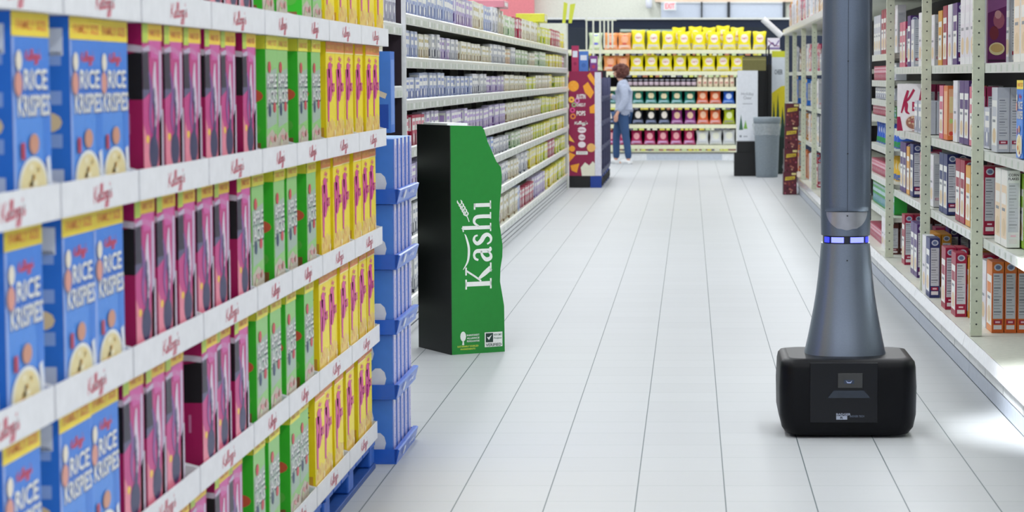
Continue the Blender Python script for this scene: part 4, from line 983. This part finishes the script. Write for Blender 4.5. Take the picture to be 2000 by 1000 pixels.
b.build('cardboard_box', loc=(.93, 34.0, 1.5305), label='olive cardboard box lying on top of the white holiday sign', cat='box')
t = thing('display_board', 'tall black display board behind the grey trash bin', 'display board', (1.10, 34.5, 0))
b = MB(); b.box(-.12, .10, 0, .12, 0, 1.62, BK); b.build('panel', t)
b = MB(); b.tube([(.06, -.02, .0), (.06, -.02, 1.9)], .012, BK); b.tube([(.02, -.02, .0), (.02, -.02, 1.86)], .008, BK); b.build('rods', t)
t = thing('display_board', 'narrow pale and yellow board with dark trees beside the right racks', 'display board', (1.31, 34.6, 0))
b = MB(); b.box(-.10, .10, 0, .06, 0, 1.82, P('cfd6de')); f = Face(b, (-.10, 0, 0), (1, 0, 0), (0, 0, 1), .20, 1.82)
f.poly([(0, .35), (1, .35), (1, .72), (.7, .715), (0, .66)], P('d8c81e')); f.rect(0, .95, 1, 1, P('c8cc30')); f.rect(0, 0, 1, .35, P('1a2a26')); f.up(); f.text('CHEER', .5, .83, .6, .04, P('3a4450'))
for a_, h_, q in ((.15, .60, .2), (.45, .66, .2), (.8, .55, .22)):
    f.poly([(a_ - q, .30), (a_ + q, .30), (a_, h_)], P('1f4034')); f.up()
b.build('panel', t)
b = MB(); b.box(.101, .13, -.01, .07, 0, 1.9, P('6a6f7e')); b.build('side_post', t)
b = MB(); b.tube([(1.02, 32.85, 2.25), (1.285, 32.85, 2.01)], .045, M('tube_white', 'e6e8ea', .4), 16)
b.build('cardboard_tube', label='white tube slanting off the top corner of the far right rack', cat='tube')

# ---------------------------------------------------------------- snack shelves across the back
BY = 40.2; px = lambda p: (p - 1348) / 113.2
t = thing('snack_shelving', 'wide cream shelving with chip bags across the end of the aisle', 'shelving', (0, BY, 0)); SC = M('back_shelf_cream', 'e2e2c4', .45)
xl = -2.7
b = MB(); b.box(xl, .80, .50, .53, 0, 1.83, M('snack_back_dark', '181420', .8)); b.box(xl, 1.56, .50, .53, 1.832, 2.3, M('snack_back_upper', '1d2738', .8)); b.build('back_panel', t)
b = MB(); b.box(xl, .79, .02, .5, 0, .125, M('plinth_white', 'e6eaee', .4)); b.box(-.75, .55, .018, .0199, .01, .11, M('plinth_grey', 'c3ccd8', .3)); b.build('plinth', t)
b = MB(); b.box(xl, .79, 0, .5, .127, .14, M('toe_dark', '20202c', .6)); b.box(xl, .79, 0.001, .5, .141, .17, SC); b.box(xl, .79, .0, .01, .171, .205, M('tag_rail', '9a6a5a', .5)); b.build('base_rail', t)
for z, xr in ((.262, .79), (.617, .79), (.97, .79), (1.263, .79), (1.53, 1.0), (1.90, 1.56)):
    b = MB(); b.box(xl, xr, .002, .495, z - .05, z, SC); sh = b.build('shelf', t)
    r = MB(); r.box(xl, xr, -.012, .0015, z - .062, z + .004, SC)
    if z not in (1.263,):
        x = xl
        rn = random.Random(int(z * 100))
        while x < xr - .1:
            w_ = rn.uniform(.04, .09); r.box(x, x + w_, -.0135, -.0122, z - .095, z - .064, P(rn.choice(('d8dc6a', 'e0e0c8', 'b87a5a', '6a6a78', 'd8c84a', 'c8d8a0')))); x += w_ + rn.uniform(.005, .05)
    r.build('price_rail', sh)
b = MB(); 
for x in (.793,): b.box(x, x + .03, 0, .5, 0, 1.43, M('snack_end', 'dfe3e0', .5))
b.build('end_panel', t)
b = MB(); b.box(1.50, 1.53, .45, .49, 0, 1.845, SC); b.build('post', t)
BAGS = {'yellow': (('f2e21c', 'f4e6d8', 'd6d2dc', None, 'Lay\'s'), 'yellow chip bag'), 'orange': (('ee9a5a', 'f2b08a', 'f0d2c8', 'd8604a', None), 'orange chip bag'), 'greenw': (('c8d8b0', 'd8e8b8', 'e6ead8', '6a6ad0', None), 'pale green chip bag'),
        'teal': (('157a6a', 'e8d8b0', 'a8d0e0', '0e4a40', None), 'teal chip bag'), 'blue': (('1d5cc8', 'c8d8f4', '8ab0f0', None, None), 'blue chip bag'), 'black': (('121420', 'efe6dc', '8a94b8', None, None), 'black chip bag'),
        'purple': (('8a2a7a', 'e6c0a0', 'c8a0d0', None, None), 'purple chip bag'), 'red': (('e0683a', 'f2c0a0', 'e0b0b8', None, None), 'red orange chip bag'), 'lime': (('b8c81e', 'e6ecb0', '9a9a8a', None, None), 'lime chip bag'),
        'magenta': (('b01a58', 'f0a8b0', 'd8b0e0', None, None), 'magenta chip bag'), 'white': (('dfe1e4', 'e8e8d8', 'c8ccd4', None, None), 'white chip bag')}
BP = {k: (bag(.25, .30, .10, *v[0][:4], logo=v[0][4], taper=0 if k in ('yellow', 'orange', 'greenw', 'white') else .2).build('chip_bag', cat='chip bag', label='x'), v[1]) for k, v in BAGS.items()}
rows = [(1.90, [('greenw', 1164)] + [('orange', 1194), ('orange', 1220)] + [('yellow', 1247 + 29.5 * i) for i in range(9)], .30, 'top'),
        (1.53, [('greenw', 1164), ('orange', 1192), ('orange', 1217)] + [('yellow', 1244 + 28.0 * i) for i in range(8)], .275, 'fifth'),
        (.97, [('teal', 1193), ('teal', 1219)] + [('teal', 1246 + 25.3 * i) for i in range(5)] + [('red', 1372), ('red', 1397), ('blue', 1423)], .225, 'third'),
        (.617, [('black', 1193), ('black', 1219)] + [('black', 1246 + 25.5 * i) for i in range(3)] + [('purple', 1322), ('purple', 1348), ('red', 1373), ('red', 1397), ('lime', 1424)], .262, 'second'),
        (.262, [('magenta', 1193), ('magenta', 1218)] + [('magenta', 1243 + 25.8 * i) for i in range(5)] + [('white', 1372), ('white', 1398), ('white', 1424)], .26, 'lowest')]
rn = random.Random(8)
for z, items, hh, nm in rows:
    cnt = {}
    for kd, p_ in items:
        cnt[kd] = cnt.get(kd, 0) + 1; s_ = hh / .30 * rn.uniform(.94, 1.03)
        wsc = .86 if nm not in ('top', 'fifth') else .93
        o = place(BP[kd][0], (px(p_), BY + .10, z + .005), rn.uniform(-.05, .05), '%s, %s from the left among those on the %s snack shelf' % (BP[kd][1], nth(cnt[kd]), nm), BP[kd][1] + 's on the back shelves', scale=(wsc, 1, s_ * (1.08 if kd == 'yellow' and nm == 'top' else 1)))
# second row leaning on top of the yellow bags
for i, (p_, z) in enumerate(((1326, 1.93), (1358, 1.945), (1385, 1.93), (1412, 1.96), (1440, 1.93))):
    place(BP['yellow'][0], (px(p_), BY + .25, 1.905 + .0), rn.uniform(-.15, .15), 'yellow chip bag in the taller back row of the top snack shelf, %s from left' % nth(i + 1), 'tall back row of yellow bags', scale=(.92, .9, 1.28 + (z - 1.93) * 3))
b, f, l, r, tt = carton(.21, .2, .2, 'd8d2dc', 'b8b0c8'); f.ribbon([(.05, .2), (.4, .6), (.6, .3), (.95, .8)], .02, P('6a4a90')); f.ribbon([(.05, .8), (.5, .4), (.95, .3)], .015, P('8a3a6a')); f.rect(0, 0, 1, .2, P('7a6a98'))
b.build('snack_box', loc=(1.435, BY + .12, 1.9055), label='white and purple pack at the right end of the top snack shelf', cat='snack box')
for i, (p_, w_) in enumerate(((1250, .5), (1285, .45))):
    b = MB(); b.cbox(-w_ / 2, w_ / 2, -.1, .1, 0, .05, M('clear_tub', '9ab0a8', .2, spec=.8), .012)
    b.build('plastic_tub', loc=(px(p_) + (.08 if i else -.1), BY + .38, 1.9055 + .30), label='%s clear flat tub lying behind the yellow bags, top snack shelf' % ('left', 'right')[i], cat='tub')
    q = MB(); q.box(-w_ / 2, w_ / 2, -.09, .09, 0, .297, M('tub_carton', '6a6a30', .7)); q.build('cardboard_box', loc=(px(p_) + (.08 if i else -.1), BY + .39, 1.9055), label='%s plain carton hidden behind the yellow bags, top snack shelf' % ('left', 'right')[i], cat='box')
def jar():
    t = thing('dip_jar', 'x', 'jar')
    b = MB(); b.lathe([(.001, 0), (.038, 0), (.042, .006), (.042, .075), (.036, .088), (.001, .088)], M('dip_dark', '2a1c28', .2, coat=.5), 14); b.build('glass', t)
    b = MB(); b.lathe([(.0425, .02), (.0428, .02), (.0428, .068), (.0425, .068)], P('c8b4c0'), 14); b.build('paper_label', t)
    b = MB(); b.lathe([(.001, .0885), (.039, .0885), (.039, .104), (.001, .104)], M('lid_grey', 'a8a6b4', .3), 14); b.build('lid', t)
    return t
def canister():
    t = thing('chip_canister', 'x', 'canister')
    b = MB(); b.lathe([(.001, 0), (.042, 0), (.042, .17), (.001, .17)], P('efe0c8'), 14)
    f = Face(b, (-.03, -.0425, .0), (1, 0, 0), (0, 0, 1), .06, .17); f.text('CHIPS', .5, .42, .9, .2, P('b8303a')); b.build('tub', t)
    b = MB(); b.lathe([(.001, .1705), (.044, .1705), (.044, .185), (.001, .185)], P('e8d8a8'), 14); b.build('lid', t)
    return t
j0, c0 = jar(), canister()
for i in range(14): place(j0, (px(1220 + i * 10.4), BY + .06, 1.268), 0, 'dark dip jar with pale label, %s from the left on the fourth snack shelf' % nth(i + 1), 'dip jars in a row', scale=(1, 1, 1.25))
for i in range(7): place(c0, (px(1366 + i * 10.6), BY + .06, 1.268), 0, 'cream canister with red lettering, %s from the left on the fourth snack shelf' % nth(i + 1), 'canisters in a row')
# ---------------------------------------------------------------- the shopper
def skin_mesh(name, verts, edges, mat, sub=2, parent=None, post=None):
    """verts: (x,y,z,rx,ry); grown with a skin modifier, then applied"""
    me = bpy.data.meshes.new('tmp'); me.from_pydata([v[:3] for v in verts], edges, []); o = bpy.data.objects.new('tmp', me); C.objects.link(o)
    me.skin_vertices.new() if hasattr(me.skin_vertices, 'new') and not len(me.skin_vertices) else None
    m = o.modifiers.new('skin', 'SKIN'); m.use_smooth_shade = True
    if not len(me.skin_vertices):
        bpy.context.view_layer.objects.active = o
    for i, v in enumerate(verts):
        s = me.skin_vertices[0].data[i]; s.radius = (v[3], v[4] if len(v) > 4 else v[3]); s.use_root = (i == 0)
    sb = o.modifiers.new('sub', 'SUBSURF'); sb.levels = sub; sb.render_levels = sub
    dg = bpy.context.evaluated_depsgraph_get(); nm = bpy.data.meshes.new_from_object(o.evaluated_get(dg)); bpy.data.objects.remove(o)
    if post: post(nm)
    nm.materials.clear(); nm.materials.append(mat)
    for p in nm.polygons: p.material_index = 0; p.use_smooth = True
    r = bpy.data.objects.new(name, nm); C.objects.link(r); nm.name = name
    if parent: r.parent = parent
    return r
pe = thing('person', 'curly brown haired person in pale grey jacket and jeans facing the burgundy display', 'person', (-1.150, 38.55, 0), 0)
SKN = M('skin', 'd8a58c', .5, noise=.03); JKT = M('jacket_grey_blue', 'a9b1c6', .8, noise=.12, nscale=60); JNS = M('denim', '2f4d78', .8, noise=.15, nscale=120); SHO = M('shoe_white', 'e2e4e6', .5); HAIR = M('hair_brown', '5a2f26', .7, noise=.3, nscale=80)
V = []; E = []
def av(x, y, z, r, r2=None, to=None):
    V.append((x, y, z, r, r2 or r)); 
    if to is not None: E.append((to, len(V) - 1))
    return len(V) - 1
# figure faces -x (left); near side is -y
p0 = av(.03, 0, .86, .12, .10)
sp = av(.04, 0, 1.0, .115, .095, p0); ch = av(.05, 0, 1.17, .13, .10, sp); up = av(.045, 0, 1.29, .12, .09, ch); nk = av(.015, 0, 1.37, .05, .05, up); n2 = av(-.01, 0, 1.42, .048, .048, nk)
h1 = av(-.03, 0, 1.47, .070, .066, n2); h2 = av(-.035, 0, 1.52, .086, .074, h1); h3 = av(-.03, 0, 1.565, .074, .066, h2)
def leg(side, pts, to):
    q = to
    for (x, y, z, r) in pts: q = av(x, y * side, z, r, r, q)
leg(-1, [(.045, .085, .80, .082), (.07, .095, .62, .070), (.085, .095, .46, .052), (.115, .10, .30, .050), (.135, .10, .10, .036), (.12, .10, .055, .034), (.05, .105, .035, .032), (-.02, .11, .028, .024)], p0)
leg(1, [(.0, .085, .80, .082), (-.04, .095, .62, .070), (-.075, .095, .46, .052), (-.075, .10, .30, .050), (-.075, .10, .10, .036), (-.09, .10, .055, .034), (-.15, .105, .035, .032), (-.21, .11, .028, .024)], p0)
def arm(side, pts, fdir):
    q = up
    for (x, y, z, r) in pts: q = av(x, y * side, z, r, r, q)
    return q
wr = arm(-1, [(.05, .15, 1.31, .058), (.065, .20, 1.22, .047), (.075, .225, 1.05, .038), (.01, .235, .93, .034), (-.045, .235, .845, .024)], 0)
pm = av(-.062, -.232, .80, .034, .018, wr)
for k, (dx, ln) in enumerate(((-.026, .062), (-.009, .07), (.008, .066), (.024, .052))):
    a = av(-.064 + dx, -.230, .765, .0095, .0095, pm); c = av(-.070 + dx - .004, -.224, .765 - ln * .5, .0085, .0085, a); av(-.070 + dx + .004, -.212, .765 - ln, .0075, .0075, c)
th = av(-.095, -.222, .79, .0105, .0105, pm); av(-.108, -.212, .765, .009, .009, th)
wr = arm(1, [(.04, .15, 1.31, .058), (.03, .20, 1.20, .047), (-.02, .215, 1.06, .038), (-.12, .19, 1.09, .034), (-.20, .17, 1.14, .024)], 0)
pm = av(-.235, .165, 1.16, .020, .032, wr)
for k, (dy, ln) in enumerate(((-.024, .06), (-.008, .068), (.008, .064), (.022, .05))):
    a = av(-.27, .165 + dy, 1.17, .0095, .0095, pm); c = av(-.27 - ln * .5, .165 + dy, 1.172, .0085, .0085, a); av(-.27 - ln * .8, .165 + dy, 1.155, .0075, .0075, c)
th = av(-.235, .13, 1.175, .0105, .0105, pm); av(-.262, .118, 1.185, .009, .009, th)
def face_post(me):      # brow, nose, lips, chin and ears pushed out of the head surface
    for v in me.vertices:
        x, y, z = v.co
        if z < 1.43 or x > .03: 
            if z > 1.43 and abs(y) > .055 and -.035 < x < .02 and 1.475 < z < 1.53: v.co.y += .016 * (1 if y > 0 else -1)
            continue
        g = lambda cy_, cz, sy, sz: math.exp(-((y - cy_) / sy) ** 2 - ((z - cz) / sz) ** 2)
        if x < -.05:
            v.co.x -= .034 * g(0, 1.492, .014, .020) + .010 * g(0, 1.458, .026, .008) + .014 * g(0, 1.435, .026, .014) + .006 * g(0, 1.54, .05, .012) - .010 * (g(.03, 1.517, .014, .010) + g(-.03, 1.517, .014, .010))
body = skin_mesh('body', V, E, SKN, 2, pe, face_post)
for s_ in (-1, 1):
    b = MB(); b.lathe([(.001, -.009), (.007, -.006), (.009, 0), (.007, .006), (.001, .009)], M('eye_white', 'e8e8e8', .3), 10); b.v = [(x - .109, y + s_ * .03, z + 1.517) for x, y, z in b.v]; b.build('eye', pe)
# clothes follow the figure with a little ease
def shell(name, idx, edges, mat, grow, parent=pe, sub=2, post=None): return skin_mesh(name, idx, edges, mat, sub, parent, post)
jv = [(.05, 0, 1.05, .185, .145), (.055, 0, .90, .20, .155), (.06, 0, .745, .205, .155), (.055, 0, 1.18, .175, .14), (.045, 0, 1.30, .15, .115), (.015, 0, 1.39, .082, .08),
      (.05, -.165, 1.305, .085, .085), (.07, -.21, 1.20, .075, .075), (.08, -.232, 1.05, .068, .068), (.02, -.238, .94, .060, .060), (-.03, -.237, .865, .052, .052),
      (.04, .165, 1.305, .07, .07), (.03, .205, 1.19, .060, .060), (-.01, .215, 1.07, .054, .054), (-.10, .195, 1.09, .048, .048), (-.175, .177, 1.13, .042, .042)]
je = [(0, 1), (1, 2), (0, 3), (3, 4), (4, 5), (4, 6), (6, 7), (7, 8), (8, 9), (9, 10), (4, 11), (11, 12), (12, 13), (13, 14), (14, 15)]
jk = shell('jacket', jv, je, JKT, 0)
jv = [(.03, 0, .85, .145, .125), (.045, -.085, .78, .095, .095), (.07, -.095, .62, .084, .084), (.085, -.095, .46, .068, .068), (.115, -.10, .30, .064, .064), (.135, -.10, .075, .058, .058),
      (.0, .085, .78, .095, .095), (-.04, .095, .62, .084, .084), (-.075, .095, .46, .068, .068), (-.075, .10, .30, .064, .064), (-.075, .10, .075, .058, .058)]
shell('jeans', jv, [(0, 1), (1, 2), (2, 3), (3, 4), (4, 5), (0, 6), (6, 7), (7, 8), (8, 9), (9, 10)], JNS, 0)
for nx, ys in ((.135, -.10), (-.075, .10)):
    s_ = shell('shoe', [(nx, ys, .062, .05, .05), (nx + .01, ys, .045, .048, .045), (nx - .07, ys - .003, .045, .046, .044), (nx - .15, ys - .006, .038, .038, .036)], [(0, 1), (0, 2), (2, 3)], SHO, 0)
    for v in s_.data.vertices: v.co.z = max(v.co.z, .012)
    b = MB(); b.prism([(nx - .19, ys), (nx - .17, ys - .04), (nx - .08, ys - .05), (nx + .03, ys - .045), (nx + .06, ys), (nx + .03, ys + .045), (nx - .08, ys + .045), (nx - .17, ys + .03)], 0, .016, M('sole', 'c8ccd0', .7), lambda a, c, z: (a, c, z)); b.build('sole', s_)
# curly hair: a cap of many overlapping curls in one mesh
b = MB(); rn = random.Random(12)
def blob(c, r):
    bm = bmesh.new(); bmesh.ops.create_icosphere(bm, subdivisions=2, radius=r)
    for v in bm.verts: v.co *= 1 + .12 * math.sin(v.co.x * 300 + v.co.y * 260) * math.cos(v.co.z * 280)
    b.mesh([v.co + Vector(c) for v in bm.verts], [tuple(v.index for v in f.verts) for f in bm.faces], HAIR, True); bm.free()
blob((0.008, 0, 1.545), .098)
k = 0
while k < 210:
    d = Vector((rn.gauss(0, 1), rn.gauss(0, 1), rn.gauss(0, 1))).normalized()
    c = Vector((.005, 0, 1.535)) + Vector((d.x * .125, d.y * .105, d.z * .10))
    if c.x < -.050 and c.z < 1.560: continue
    if c.z < 1.43: continue
    blob(c, rn.uniform(.020, .036)); k += 1
b.build('hair', pe)
b = MB(); b.tube([(-.1, -.085, .0), (.0, 0, 0)], .001, HAIR) if False else None
# cuff edge and collar
for z_, pts in ((0, [(-.025, -.237, .875)]),):
    pass
b = MB(); b.cbox(-.008, .008, -.04, .04, -.06, .06, M('phone_black', '0a0b10', .3, coat=.5), .004)
b.build('phone', loc=(-1.150 - .322, 38.55 + .165, 1.21), label='small black phone held up in the far hand of the shopper', cat='phone')

# ---------------------------------------------------------------- the kinds that run into the hundreds
settle('cereal_box', 299, 'far_cereal_boxes', 'mixed cereal boxes further along the right racks towards the far end', 'cereal boxes')
settle('other', 999, 'x', 'x', 'x')
settle('snack_carton', 295, 'far_snack_cartons', 'mixed upright cartons filling the far part of the left gondola shelves', 'cartons')
for o in list(bpy.data.objects):
    if o.get('label') == 'x': bpy.data.objects.remove(o)
